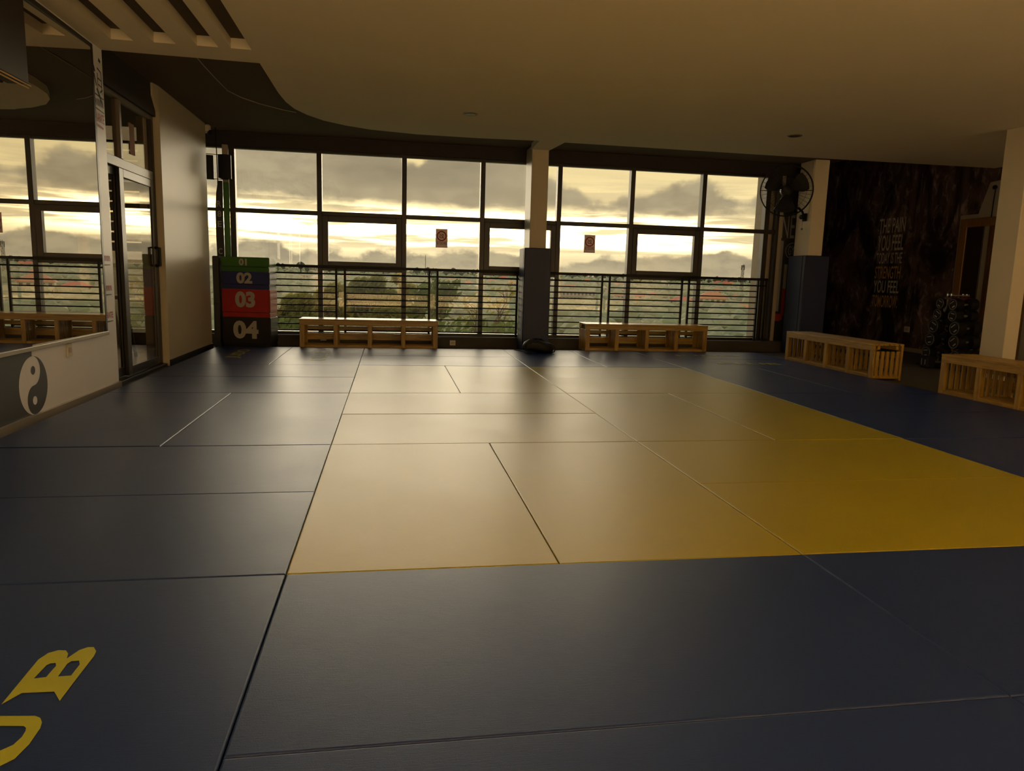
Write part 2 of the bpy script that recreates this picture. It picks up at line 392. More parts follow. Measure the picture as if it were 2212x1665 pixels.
struct(MB().prism([(-2.3,-7),(9.6,-7),(9.6,7.3),(7.25,7.3),(7.25,8.72),(-2.3,8.72)], ZS, 3.2), 'ceiling.001', M_SLAB)
struct(MB().prism([(7.25,7.3),(9.6,7.3),(9.6,12),(9.3,12),(7.15,8.85),(7.15,7.3)], 3.75, 3.9).box(7.15,7.25,7.3,8.85,3.0,3.75).box(7.15,9.6,7.2,7.3,3.0,3.75), 'ceiling.003', M_SLAB)
for lx in (-.4, 3.6, 7.6):   # housings added for the fill lights, out of view
    MB().cbox(lx-.66, lx+.66, -5.86, -4.54, 2.862, ZC-.001, .008).build('fill_light_housing', M_GYP, ceil)
# left wall (mirror wall), cream wall end, bulkhead above the glass door
wl = struct(MB().box(-2.3, -2.1, -7, 4.55, FZ, ZS), 'wall_left', M_VINYLWHITE)
wl2 = struct(MB().box(-2.34, -2.1, 6.12, 8.12, FZ, ZS).add(
    [(-2.34,6.12,2.72),(-2.1,6.12,2.72),(-2.1,6.12,ZS-.001),(-2.34,6.12,ZS-.001),(-2.34,5.99,2.86),(-2.12,5.99,2.86),(-2.12,5.99,ZS-.001),(-2.34,5.99,ZS-.001)],
    [(0,1,5,4),(4,5,6,7),(1,2,6,5),(0,4,7,3),(2,3,7,6)]), 'wall_left.001', M_CREAM)
struct(MB().box(-2.34, -2.14, 4.55, 6.12, 2.66, ZS), 'wall_left.002', M_DARKWALL)
struct(MB().box(-2.1, -2.075, -7, 4.55, FZ, .018), 'baseboard_left', M_ALU)
struct(MB().box(-2.1, -2.085, 6.12, 8.12, FZ, .03), 'baseboard_left.001', M_FRAME)
# front plinth and lintel
struct(MB().box(-6.3, 7.25, 8.47, 8.85, FZ, .135), 'wall_front', M_CURB)
struct(MB().box(-2.3, 7.12, 8.60, 8.74, 2.80, ZS), 'wall_front.001', M_DARKWALL)
struct(MB().box(6.66, 7.25, 8.72, 8.85, .135, 2.80), 'wall_front.002', M_DARKWALL)
struct(MB().prism([(7.25,8.72),(9.45,11.8),(9.45,12),(7.12,8.85)], FZ, 3.75), 'wall_front.003', M_DARKWALL)
struct(MB().box(6.45, 6.60, 8.76, 9.15, -.3, 3.1), 'trim_1', M_TAN)
struct(MB().box(6.60, 6.66, 8.62, 8.85, .135, 2.80), 'trim_2', M_TAN)
wr = struct(MB().box(9.4, 9.6, -7, 12, FZ, 3.75), 'wall_right', M_RIGHTW)
wb = MB().box(-2.3, 9.6, -7.2, -7, FZ, .35).box(-2.3, 9.6, -7.2, -7, 2.75, ZS)
for x in (-2.3, .6, 3.5, 6.4, 9.3): wb.box(x, x+.3, -7.2, -7, .35, 2.75)
struct(wb, 'wall_back', M_BACKW)  # unseen back wall, left open between posts to let in fill light
struct(MB().box(-2.08, 9.4, -7, -3.2, FZ, -.005), 'floor.002', mat('pale_bounce_floor', (.72,.62,.46), .6, .05))  # unseen floor made pale to bounce light up to the ceiling

# ------------------------------------------------------------------ columns
col1 = struct(MB().cbox(2.38, 2.63, 8.12, 8.58, FZ, ZC+.06, .006), 'column', M_CREAM)
col2 = struct(MB().cbox(6.80, 7.04, 8.04, 8.455, FZ, ZS-.002, .006), 'column.001', M_CREAM_LIT)
MB().cbox(6.785, 6.80, 8.07, 8.095, 2.15, 2.95, .003).build('conduit', M_CREAM, col2)
col3 = struct(MB().cbox(7.35, 7.53, 4.74, 5.08, FZ, ZC-.001, .006), 'column.002', M_CREAM_LIT)
def column_pad(x0, x1, y0, y1, ztop, col, label, back=None):
    t = thing('column_pad', ((x0+x1)/2, y0, FZ), label, 'padding')
    cx0, cx1, cy0, cy1 = col
    MB().cbox(x0, x1, y0, cy0-.002, FZ, ztop, .012).build('front_panel', M_PADB, t)
    MB().cbox(x0, cx0-.002, cy0, y1, FZ, ztop, .012).build('side_panel', M_PADB, t)
    MB().cbox(cx1+.002, x1, cy0, y1, FZ, ztop, .012).build('side_panel', M_PADB, t)
column_pad(2.295, 2.70, 8.04, 8.46, 1.495, (2.38,2.63,8.12,8.58), 'blue foam pad wrapped round the free-standing column in front of the windows')
column_pad(6.72, 7.13, 7.955, 8.46, 1.525, (6.80,7.04,8.04,8.455), 'blue foam pad wrapped round the corner column that carries the wall fan')

# ------------------------------------------------------------------ window wall
win = struct_root('window_1', (2.2, WY, .135))
mull = [-1.875, -.665, .56, 1.735, 2.925, 4.095, 5.28, 6.385]
ZT, ZM = 2.80, 1.91
for i, x in enumerate(mull):
    hw = .035 if i not in (0, 7) else .04
    MB().cbox(x-hw, x+hw, WY-.03, WY+.09, .135, ZT, .004).build('mullion', M_FRAME, win)
MB().cbox(-2.34, 6.60, WY-.02, WY+.08, .135, .175, .004).build('sill_rail', M_FRAME, win)
MB().cbox(-2.34, 6.60, WY-.02, WY+.08, ZT-.035, ZT, .004).build('head_rail', M_FRAME, win)
MB().cbox(6.425, 6.60, WY-.01, WY+.07, ZM-.03, ZM+.03, .004).build('transom', M_FRAME, win)
MB().cbox(6.555, 6.60, WY-.03, WY+.09, .175, ZT-.035, .004).build('mullion', M_FRAME, win)
for i in range(7):
    a, b = mull[i]+.035, mull[i+1]-.035
    MB().cbox(a, b, WY-.02, WY+.08, ZM-.03, ZM+.03, .004).build('transom', M_FRAME, win)
    MB().box(a, b, WY+.02, WY+.028, ZM+.03, ZT-.035).build('pane', M_GLASS, win)
    if i in (1, 3, 5):
        s0, s1 = 1.13, ZM-.03
        MB().cbox(a, b, WY-.01, WY+.07, s0-.05, s0, .004).build('transom', M_FRAME, win)
        sash = MB().cbox(a, a+.085, WY-.035, WY+.05, s0, s1, .004).cbox(b-.085, b, WY-.035, WY+.05, s0, s1, .004) \
            .cbox(a+.085, b-.085, WY-.035, WY+.05, s1-.085, s1, .004).cbox(a+.085, b-.085, WY-.035, WY+.05, s0, s0+.09, .004).build('sash', M_FRAME, win)
        MB().box(a+.085, b-.085, WY+.01, WY+.018, s0+.09, s1-.085).build('sash_pane', M_GLASS, sash)
        MB().box(a, b, WY+.02, WY+.028, .175, s0-.05).build('pane', M_GLASS, win)
    else:
        MB().box(a, b, WY+.02, WY+.028, .175, ZM-.03).build('pane', M_GLASS, win)
# narrow bay left of the first mullion, and the shaded neighbour room behind the glass door
MB().cbox(-2.34, -1.91, WY-.02, WY+.08, ZM-.02, ZM+.02, .004).build('transom', M_FRAME, win)
MB().box(-2.34, -1.91, WY+.02, WY+.028, .175, ZM-.02).build('pane', M_GLASS, win)
MB().box(-2.34, -1.91, WY+.02, WY+.028, ZM+.02, ZT-.035).build('pane', M_GLASS, win)
struct(MB().box(-6.3, -2.3, 4.3, 8.47, -.3, FZ), 'floor.001', M_WOODF)
struct(MB().box(-6.3, -2.3, 4.1, 8.72, ZS, 3.2), 'ceiling.002', M_SLAB)
struct(MB().box(-6.5, -6.3, 4.1, 8.9, FZ, ZS), 'wall_left.003', M_CREAM)
struct(MB().box(-6.3, -2.3, 4.1, 4.3, FZ, ZS), 'wall_back.002', M_CREAM)
lv = struct_root('window_2', (-4.3, 8.6, .135))
for k in range(19):
    z = .16+k*.139
    if 1.2 < z < 2.8: MB().cbox(-6.3, -2.36, 8.58, 8.61, z, z+.117, .003).build('slat', M_FRAME, lv)
MB().box(-2.44, -2.34, 8.56, 8.70, .135, ZS).build('mullion', M_FRAME, lv)

# balcony rail in front of the glass
rail = thing('window_railing', (2.3, 8.55, .135), 'black metal safety railing of thin horizontal bars along the foot of the window wall', 'railing')
secs = [(-1.80,-.43), (-.304,.939), (1.062,2.288), (2.41,3.644), (3.765,4.969), (5.087,6.277)]
MB().cbox(-1.82, 6.44, 8.53, 8.575, 1.118, 1.158, .004).build('top_rail', M_STEEL, rail)
MB().tube([(-1.82,8.552,1.035),(6.43,8.552,1.035)], .012).build('second_rail', M_STEEL, rail)
for x in [-1.80, -.43, -.304, .939, 1.062, 2.288, 2.41, 3.644, 3.765, 4.969, 5.087, 6.277, 6.42]:
    MB().box(x-.016, x+.016, 8.54, 8.57, .135, 1.118).build('post', M_STEEL, rail)
for a, b in secs:
    for k in range(9):
        z = 1.035-.0925*(k+1)
        MB().tube([(a,8.555,z),(b,8.555,z)], .0105, 6).build('rail_bar', M_STEEL, rail)

# ------------------------------------------------------------------ judo mats
def jmat(x0, y0, x1, y1, colr, label):
    g, ch = .0019, .0055
    dz = random.uniform(-.0012, .0012); dx = random.uniform(-.001, .001); dy = random.uniform(-.001, .001)
    a, b, c2, d2 = x0+g+dx, x1-g+dx, y0+g+dy, y1-g+dy
    lv = [(0, FZ), (0, -.0036), (ch*.4, -.0012), (ch, 0)]
    cx, cy = (x0+x1)/2, (y0+y1)/2
    vs = []
    for i, z in lv:
        vs += [(a+i, c2+i, z+(dz if z > -.03 else 0)), (b-i, c2+i, z+(dz if z > -.03 else 0)), (b-i, d2-i, z+(dz if z > -.03 else 0)), (a+i, d2-i, z+(dz if z > -.03 else 0))]
    fs = [(3,2,1,0), (12,13,14,15)]+[(l*4+k, l*4+(k+1)%4, l*4+4+(k+1)%4, l*4+4+k) for l in range(3) for k in range(4)]
    mb = MB(); mb.add([(x-cx, y-cy, z) for x,y,z in vs], fs)
    o = mb.build('judo_mat', M_YEL if colr == 'yellow' else M_BLU, None, smooth=False)
    o.location = (cx, cy, 0)
    return tag(o, label, 'mat', 'yellow judo mats of the contest square' if colr == 'yellow' else 'blue judo mats of the border')
MT = {}
Y_ = [ # yellow square
 (0,0,1,2,'yellow judo mat laid lengthwise at the near left corner of the yellow square'),
 (1,0,2,2,'yellow judo mat laid lengthwise beside the near left corner mat of the yellow square'),
 (0,2,2,3,'yellow judo mat laid crosswise just behind the two lengthwise near mats'),
 (0,3,2,4,'yellow judo mat laid crosswise, second behind the two lengthwise near mats'),
 (0,4,1,6,'yellow judo mat laid lengthwise at the far left corner of the yellow square'),
 (1,4,2,6,'yellow judo mat laid lengthwise beside the far left corner mat of the yellow square'),
 (2,0,4,1,'yellow judo mat laid crosswise at the near right corner of the yellow square'),
 (2,1,4,2,'scuffed yellow judo mat laid crosswise, second from the near right corner'),
 (2,2,3,4,'yellow judo mat laid lengthwise in the middle of the right half, inner of the pair'),
 (3,2,4,4,'yellow judo mat laid lengthwise on the right edge, outer of the pair'),
 (2,4,4,5,'yellow judo mat laid crosswise, second from the far right corner of the yellow square'),
 (2,5,4,6,'yellow judo mat laid crosswise at the far right corner of the yellow square')]
B_ = [
 (-2,6,-1,8,'blue judo mat lettered JUDO in front of the numbered box stack'),
 (-1,6,0,8,'blue judo mat lettered CLUB in front of the left window bench'),
 (-2,5,0,6,'blue judo mat laid crosswise just before the mats lettered JUDO and CLUB'),
 (-2,4,0,5,'blue judo mat laid crosswise beside the sill of the sliding glass door'),
 (-2,2,-1,4,'blue judo mat laid lengthwise along the yin-yang wall'),
 (-1,2,0,4,'blue judo mat laid lengthwise between the wall-side mat and the yellow square'),
 (-2,1,0,2,'blue judo mat laid crosswise left of the yellow square, second from its near corner'),
 (-2,0,0,1,'blue judo mat laid crosswise left of the near corner of the yellow square'),
 (-2,-2,-1,0,'blue judo mat laid lengthwise outside the near mat with large yellow letters'),
 (-1,-2,0,0,'blue judo mat with large yellow letters at the near left'),
 (0,-1,2,0,'blue judo mat laid crosswise directly in front of the left half of the yellow square'),
 (2,-1,4,0,'blue judo mat laid crosswise directly in front of the right half of the yellow square'),
 (0,-2,2,-1,'nearest blue judo mat, at the bottom beside the large yellow letters'),
 (2,-2,4,-1,'blue judo mat at the dim near right, second row before the yellow square'),
 (4,-1,6,0,'blue judo mat off the near right corner of the yellow square'),
 (4,0,5,2,'blue judo mat laid lengthwise along the near right edge of the yellow square'),
 (5,0,6,2,'blue judo mat laid lengthwise at the near right end of the border'),
 (4,2,6,3,'blue judo mat laid crosswise before the nearer slatted bench on the right'),
 (4,3,6,4,'blue judo mat laid crosswise, second before the nearer slatted bench on the right'),
 (4,4,5,6,'blue judo mat laid lengthwise by the far right edge of the yellow square'),
 (5,4,6,6,'blue judo mat laid lengthwise in front of the right-hand wall bench'),
 (4,6,6,7,'blue judo mat lettered CLUB at the far right of the floor'),
 (4,7,6,8,'blue judo mat lettered JUDO in front of the right window bench'),
 (2,6,3,8,'blue judo mat on which the black bag lies'),
 (3,6,4,8,'blue judo mat laid lengthwise between the bag and the right window bench'),
 (0,7,2,8,'blue judo mat laid crosswise against the left window bench and the plinth'),
 (0,6,2,7,'blue judo mat laid crosswise just behind the far left of the yellow square')]
for x0,y0,x1,y1,l in Y_: MT[(x0,y0)] = jmat(x0,y0,x1,y1,'yellow',l)
for x0,y0,x1,y1,l in B_: MT[(x0,y0)] = jmat(x0,y0,x1,y1,'blue',l)
LZ = .0016
def mtext(body, key, o, right, upv, wd, hg, bold=.02):
    return text(body, 'lettering', M_LET, MT[key], (o[0], o[1], LZ), right, upv, wd, hg, .0002, bold)
mtext('JUDO', (-2,6), (-1.43, 6.60), (0,1,0), (-1,0,0), 1.0, .20)
mtext('CLUB', (-1,6), (-.42, 6.42), (0,1,0), (-1,0,0), 1.08, .20)
mtext('JUDO', (4,7), (4.42, 7.33), (1,0,0), (0,1,0), 1.05, .18)
mtext('CLUB', (4,6), (4.66, 6.38), (1,0,0), (0,1,0), .92, .18)
# the two large near letters, painted flat on their mat
def gl(pts): return [tuple(on_floor(x/3.16, 1200+y/3.16)[:2]) for x, y in pts]
Bo = [(10,1018),(150,940),(370,930),(408,995),(500,872),(640,690),(657,655),(640,627),(600,628),(540,648),(455,706),(466,672),(450,650),(400,648),(330,667),(262,712)]
Bh1 = [(230,842),(318,750),(345,738),(380,735),(383,755),(315,832)]; Bh2 = [(395,828),(460,740),(490,722),(540,720),(545,745),(485,822)]
nm = MT[(-1,-2)]
polyfill('lettering', [gl(Bo), gl(Bh1), gl(Bh2)], LZ-.0004, LZ, M_LET, nm)
Uo = [(-190,1100),(0,1098),(240,1097),(275,1110),(287,1140),(275,1180),(200,1290),(100,1390),(0,1440),(-120,1490),(-420,1500),(-360,1410),(-160,1400),(-70,1370),(0,1335),(90,1295),(150,1240),(175,1200),(178,1178),(160,1165),(0,1165),(-240,1168)]
polyfill('lettering', [gl(Uo)], LZ-.0004, LZ, M_LET, nm)
mtext('CL', (-1,-2), (-.43, -1.54), (0,1,0), (-1,0,0), .5, .17)

# ------------------------------------------------------------------ benches
def make_bench(L=1.95, D=.40, H=.44):
    t = thing('slatted_bench', (0,0,0), '', 'bench', 'slatted wooden benches round the mats')
    xs = [0+.035, L*.255, L*.5, L*.745, L-.035]
    for i, x in enumerate(xs):
        hw = .035 if i in (0,4) else .03
        MB().cbox(x-hw, x+hw, .002, .03, 0, H-.085, .003).build('post', M_WOODV, t)
        MB().cbox(x-hw, x+hw, D-.03, D-.002, 0, H-.085, .003).build('post', M_WOODV, t)
        lx = .004 if i == 0 else (L-.024 if i == 4 else x-.01)
        for k in range(5):
            y = .045+k*(D-.09-.042)/4
            MB().cbox(lx, lx+.02, y, y+.042, .055, H-.09, .003).build('divider_slat', M_WOODV, t)
        MB().cbox(lx, lx+.02, .03, D-.03, .022, .055, .003).build('cross_rail', M_WOOD, t)
    for y0 in (0, D-.032):
        MB().cbox(0, L, y0, y0+.032, H-.085, H-.022, .003).build('top_rail', M_WOOD, t)
        a = [0+.07, xs[1]+.03, xs[2]+.03, xs[3]+.03]; b = [xs[1]-.03, xs[2]-.03, xs[3]-.03, L-.07]
        for p, q in zip(a, b):
            MB().cbox(p, q, y0+.003, y0+.027, .012, .068, .003).build('bottom_rail', M_WOOD, t)
    for k in range(6):
        y = .0+k*(D-.055)/5
        MB().cbox(-.004, L+.004, y, y+.052, H-.022, H, .003).build('seat_slat', M_WOOD, t)
    for k in range(5):
        MB().cbox(.005, L-.005, .05+k*.062, .09+k*.062, H-.07, H-.024, .003).build('bearer', M_WOOD, t) if k in (0, 4) else None
    for p, q in zip([.07, xs[1]+.03, xs[2]+.03, xs[3]+.03], [xs[1]-.03, xs[2]-.03, xs[3]-.03, L-.07]):
        for z0, z1 in ((.115,.215), (.262,.318)):
            MB().cbox(p, q, D-.026, D-.006, z0, z1, .003).build('back_slat', M_WOOD, t)
    for k in range(4):
        y = .05+k*.08
        MB().cbox(.026, L-.026, y, y+.06, .056, .072, .002).build('shelf_slat', M_WOOD, t)
    return t
bench = make_bench()
spots = [((-.905, 8.035, FZ), 0, 'long slatted wooden bench under the windows beside the numbered box stack'),
         ((3.27, 8.03, FZ), 0, 'long slatted wooden bench under the windows right of the padded column'),
         ((6.04, 7.16, FZ), -pi/2, 'slatted wooden bench along the mat edge beside the blue-padded corner column'),
         ((6.04, 4.13, FZ), -pi/2, 'slatted wooden bench at the right edge in front of the dumbbell rack')]
for i, (loc, rz, lab) in enumerate(spots):
    b = bench if i == 0 else copy_tree(bench)
    b.location = loc; b.rotation_euler = (0,0,rz); b['label'] = lab

# ------------------------------------------------------------------ numbered plyometric boxes
A, B, C, D = Vector((-1.975,8.215)), Vector((-1.305,8.085)), Vector((-1.262,8.45)), Vector((-1.90,8.45))
def plyo(z0, z1, m, num, label, nx, nw, nh, nz, grow=0.):
    t = thing('plyo_box', ((A.x+C.x)/2, (A.y+C.y)/2, z0), label, 'box', 'numbered soft jump boxes in one stack')
    cen = (A+B+C+D)/4
    def pts(s): return [tuple(cen+(p-cen)*s) for p in (A,B,C,D)]
    def soft(za, zb, s):
        bm = bmesh.new(); q = pts(s)
        vs = [bm.verts.new((x,y,za)) for x,y in q]+[bm.verts.new((x,y,zb)) for x,y in q]
        for f in ((3,2,1,0),(4,5,6,7),(0,1,5,4),(1,2,6,5),(2,3,7,6),(3,0,4,7)): bm.faces.new([vs[i] for i in f])
        bmesh.ops.bevel(bm, geom=bm.edges[:], offset=.008, segments=2, affect='EDGES'); bm.verts.index_update()
        mb = MB(); mb.add([v.co for v in bm.verts], [[v.index for v in f.verts] for f in bm.faces]); bm.free(); return mb
    sk = .062
    soft(z0+sk+.006, z1, 1.0+grow).build('body', m, t, smooth=True)
    soft(z0, z0+sk, .985+grow).build('skirt', m, t, smooth=True)
    soft(z0+sk-.004, z0+sk+.010, .965+grow).build('seam', M_BLACK, t)
    sg = 1.0+grow; a, b = cen+(A-cen)*sg, cen+(B-cen)*sg
    r = Vector((b.x-a.x, b.y-a.y, 0)); r.normalize(); n = r.cross(Vector((0,0,1)))
    o = Vector((a.x, a.y, nz))+r*nx
    text(num, 'number', M_NUM, t, o, r, (0,0,1), nw, nh, .003, .05)
plyo(FZ, .40, M_BLACKV, '04', 'black soft jump box marked 04 at the bottom of the stack', .155, .36, .255, .095, .012)
plyo(.401, .79, M_REDV, '03', 'red soft jump box marked 03 in the stack', .19, .285, .225, .535, .004)
plyo(.791, 1.035, M_BLUEV, '02', 'navy blue soft jump box marked 02 in the stack', .215, .225, .155, .868)
plyo(1.036, 1.235, M_GREEN, '01', 'green soft jump box marked 01 on top of the stack', .255, .115, .095, 1.118)
t = thing('foam_pad', (-2.03, 8.28, FZ), 'tall black foam pad standing between the jump boxes and the cream wall', 'pad')
MB().cbox(-2.08, -1.985, 8.17, 8.45, FZ, 1.24, .012).build('body', M_BLACKV, t, smooth=True)
MB().box(-2.075, -1.99, 8.165, 8.17, .56, .60).build('strap', M_CLOTH, t)

# ------------------------------------------------------------------ gym bag
t = thing('gym_bag', (2.45, 7.68, 0), 'slumped black gym bag lying on the mat at the foot of the padded column', 'bag')
bm = bmesh.new(); bmesh.ops.create_uvsphere(bm, u_segments=36, v_segments=18, radius=1)
from mathutils import noise as mnoise
for v in bm.verts:
    x, y, z = v.co; sg = lambda q, e: math.copysign(abs(q)**e, q)
    p = Vector((sg(x,.75)*.225, sg(y,.8)*.15, sg(z,.7)*.085))
    nn = mnoise.noise(p*9+Vector((3,1,2)))*.022+mnoise.noise(p*22)*.008
    p += v.normal*nn
    p.z += .018*cos(p.x*9+.6)-.012*max(0, p.x/.2)
    v.co = Vector((p.x+2.46, p.y+7.66, max(.002, p.z+.083)))
bm.verts.index_update(); mb = MB(); mb.add([v.co for v in bm.verts], [[v.index for v in f.verts] for f in bm.faces]); bm.free()
mb.build('body', M_CLOTH, t, smooth=True)
MB().tube([(2.34,7.56,.150),(2.40,7.55,.168),(2.46,7.55,.164),(2.52,7.56,.150)], .005, 6).build('zip', M_GREYM, t)
MB().tube([(2.28,7.60,.12),(2.24,7.53,.10),(2.25,7.51,.04),(2.32,7.50,.008),(2.42,7.50,.008)], .008, 6).build('strap', M_CLOTH, t)
MB().tube([(2.60,7.60,.13),(2.67,7.56,.12),(2.70,7.56,.07),(2.685,7.56,.02),(2.64,7.55,.01)], .010, 6).build('strap', M_CLOTH, t)
MB().tube([(2.36,7.62,.165),(2.40,7.60,.20),(2.50,7.60,.195),(2.55,7.62,.155)], .010, 6).build('handle', M_CLOTH, t)
MB().tube([(2.28,7.62,.02),(2.25,7.72,.008),(2.20,7.86,.007),(2.17,7.94,.007)], .006, 6).build('cord', M_CLOTH, t)

# ------------------------------------------------------------------ wall fan on the corner column
def make_fan(c, facing, mount, label):
    t = thing('wall_fan', mount, label, 'fan')
    f = Vector(facing).normalized(); u = Vector((0,0,1)).cross(f).normalized(); v = f.cross(u); c = Vector(c)
    R = .375
    g = MB()
    for rr, dz, th in ((R,0,.008),(R*.98,-.03,.005),(R*.75,.055,.0022),(R*.5,.075,.0022),(R*.28,.085,.0022)):
        g.ring(c+f*dz, u, v, rr, th, 40, 5)
    for k in range(36):
        a = 2*pi*k/36; dr = u*cos(a)+v*sin(a)
        if k % 6 == 0: g.tube([c+dr*.06+f*.088, c+dr*R*.5+f*.076, c+dr*R*.8+f*.05, c+dr*R], .004, 5)
        else: g.tube([c+dr*.08+f*.086, c+dr*R*.5+f*.074, c+dr*R*.8+f*.048, c+dr*R], .0011, 4)
        g.tube([c+dr*R, c+dr*R*.8-f*.07, c+dr*R*.3-f*.10], .0011 if k % 6 else .004, 4)
    g.build('guard', M_STEEL, t)
    MB().lathe([(.02,-.005),(.06,0),(.065,.006),(.02,.01)], (0,0,0), 16).build('badge', M_STEEL, t).matrix_local = Matrix.Translation(c+f*.085-t.location) @ f.to_track_quat('Z','Y').to_matrix().to_4x4()
    for k in range(3):
        b = MB(); a0 = 2*pi*k/3+.5
        rows = []
        for i in range(7):
            rr = .06+i*(R*.86-.06)/6; wd = .30+.28*sin(pi*i/6*.85)
            row = []
            for j in range(5):
                a = a0+(j/4-.5)*wd*2*(.6 if i == 0 else 1); row.append(c+(u*cos(a)+v*sin(a))*rr+f*(.025*(j/4-.5)*2))
            rows.append(row)
        vs = [q for r0 in rows for q in r0]; b.add(vs+[q-f*.004 for q in vs],
            [(i*5+j, i*5+j+1, i*5+j+6, i*5+j+5) for i in range(6) for j in range(4)]+[(35+i*5+j, 35+i*5+j+5, 35+i*5+j+6, 35+i*5+j+1) for i in range(6) for j in range(4)]
            +[(i*5, i*5+5, 40+i*5, 35+i*5) for i in range(6)]+[(i*5+4, 39+i*5, 44+i*5, i*5+9) for i in range(6)])
        b.build('blade', M_BLACK, t, smooth=True)
    mt = MB(); mt.lathe([(.03,-.02),(.075,-.03),(.09,-.09),(.085,-.17),(.05,-.21),(.01,-.215)], (0,0,0), 20)
    mo = mt.build('motor', M_BLACK, None, smooth=True); mo.parent = t
    mo.matrix_local = Matrix.Translation(c-f*.0-t.location) @ f.to_track_quat('Z','Y').to_matrix().to_4x4()
    m0 = Vector(mount)
    MB().tube([c-f*.15-v*.05, c-f*.16-v*.16, c-f*.15-v*.25+u*.10, m0+Vector((-.16,-.05,.12)), m0+Vector((-.08,-.03,.07)), m0+Vector((-.03,0,.0))], .017, 8).build('arm', M_STEEL, t, smooth=True)
    MB().cbox(m0.x-.035, m0.x, m0.y-.045, m0.y+.045, m0.z-.07, m0.z+.05, .006).build('wall_bracket', M_STEEL, t)
    MB().lathe([(.012,-.04),(.034,-.03),(.036,.03),(.012,.04)], (m0.x-.06, m0.y, m0.z-.005), 12, 'Y').build('speed_switch', M_BLACK, t)
    MB().tube([m0+Vector((-.05,0,-.06)), m0+Vector((-.05,0,-.17))], .003, 5).build('pull_cord', M_GREYM, t)
    MB().sphere(m0+Vector((-.05,0,-.19)), .018).build('pull_knob', M_GREYM, t)
    return t
make_fan((6.23, 7.82, 2.465), (-.42, -.9, -.08), (6.80, 8.19, 2.13), 'black wall fan with a round wire guard on the cream corner column')

# ------------------------------------------------------------------ dumbbell rack
rack = thing('dumbbell_rack', (8.12, 6.45, FZ), 'black A-frame dumbbell rack standing before the mural wall and wooden door', 'rack')
for x in (8.03, 8.25):
    MB().tube([(x,6.80,FZ+.01),(x,6.46,.93)], .020, 6).build('upright', M_GREYM, rack)
    MB().tube([(x,6.12,FZ+.01),(x,6.40,.93)], .020, 6).build('upright', M_GREYM, rack)
MB().cbox(7.98, 8.32, 6.05, 6.90, FZ, FZ+.03, .004).build('base', M_BLACK, rack)
MB().cbox(7.99, 8.30, 6.36, 6.50, .93, .955, .004).build('top_tray', mat('dark_red_paint', (.13,.012,.012), .4), rack)
tierL = [(6.555,.868,.082),(6.585,.714,.086),(6.635,.545,.108),(6.675,.352,.102),(6.72,.158,.094)]
tierR = [(6.315,.862,.086),(6.30,.706,.086),(6.24,.540,.104),(6.225,.352,.104),(6.18,.150,.1)]
for y, z, r in tierL+tierR:
    s = 1 if y > 6.43 else -1
    MB().cbox(8.06, 8.22, y-.02-(.05 if s > 0 else 0), y+.02+(.05 if s < 0 else 0), z-r*.55-.012, z-r*.55+.0, .003).build('cradle', M_GREYM, rack) if r < 0 else None
    yy = y-s*(r*.72); MB().tube([(8.13, yy-s*.03, z-r*.62), (8.13, y-s*.01, z-.021)], .012, 6).build('cradle', M_GREYM, rack)
def make_db(r):
    t = thing('dumbbell', (0,0,0), '', 'dumbbell')
    for x, sgn in ((-.175, 1), (.175, -1)):
        MB().lathe([(r*.80,0),(r*.97,.006*sgn),(r,.02*sgn),(r,.10*sgn),(r*.9,.115*sgn),(.03,.122*sgn)], (x,0,0), 24, 'X').build('head', M_BLACK, t, smooth=True)
        MB().ring((x-.001*sgn,0,0), (0,1,0), (0,0,1), r*.80, .004, 24, 5).build('rim', M_GREYM, t)
    MB().tube([(-.06,0,0),(-.02,0,0),(.02,0,0),(.06,0,0)], [.014,.018,.018,.014], 10).build('handle', M_GREYM, t, smooth=True)
    return t
cache = {}
ordn = ['top', 'second', 'third', 'fourth', 'lowest']
for side_n, tiers in (('left', tierL), ('right', tierR)):
    for i, (y, z, r) in enumerate(tiers):
        dbo = make_db(r); dbo.location = (8.155, y, z); dbo.rotation_euler = (random.uniform(-.7,.7), 0, 0)
        tag(dbo, f'black rubber dumbbell on the {ordn[i]} tier of the {"window side" if side_n == "left" else "bench side"} of the rack', 'dumbbell', 'dumbbells on the A-frame rack')
        n1 = MB(); n1.box(-.1795,-.1785,-r*.42,r*.42,r*.30,r*.42); n1.build('end_marking', M_NUM, dbo).location = (0,0,0)
        n2 = MB(); n2.box(-.1795,-.1785,-r*.28,r*.28,-r*.50,-r*.32); n2.build('end_marking', M_NUM, dbo).location = (0,0,0)
for o in [o for o in bpy.data.objects if o.name.startswith('end_marking')]:
    # marks were written in local axes
    off = wloc(o.parent)
    for v in o.data.vertices: v.co += off
for k, y in enumerate((6.395, 6.465)):
    t = thing('hand_weight', (8.14, y, .955), ('small chrome-ended hand weight on the rack tray, bench side' if k == 0 else 'small chrome-ended hand weight on the rack tray, window side'), 'hand weight', 'hand weights on the rack tray')
    for x in (8.0, 8.24): MB().lathe([(.012,0),(.026,.005),(.026,.035),(.012,.04)], (x,y,.982), 14, 'X').build('head', M_CHROME, t, smooth=True)
    MB().tube([(8.03,y,.982),(8.25,y,.982)], .010, 8).build('handle', M_GREYM, t)
t = thing('hex_weight', (7.86, 6.52, FZ), 'square-faced black weight lying on the floor at the foot of the rack', 'weight')
MB().cbox(7.79, 7.93, 6.44, 6.60, FZ, .13, .02).build('head', M_BLACK, t)
MB().box(7.788, 7.79, 6.545, 6.555, .0, .09).build('end_marking', M_NUM, t); MB().box(7.788, 7.79, 6.475, 6.49, .01, .08).build('end_marking', M_NUM, t)
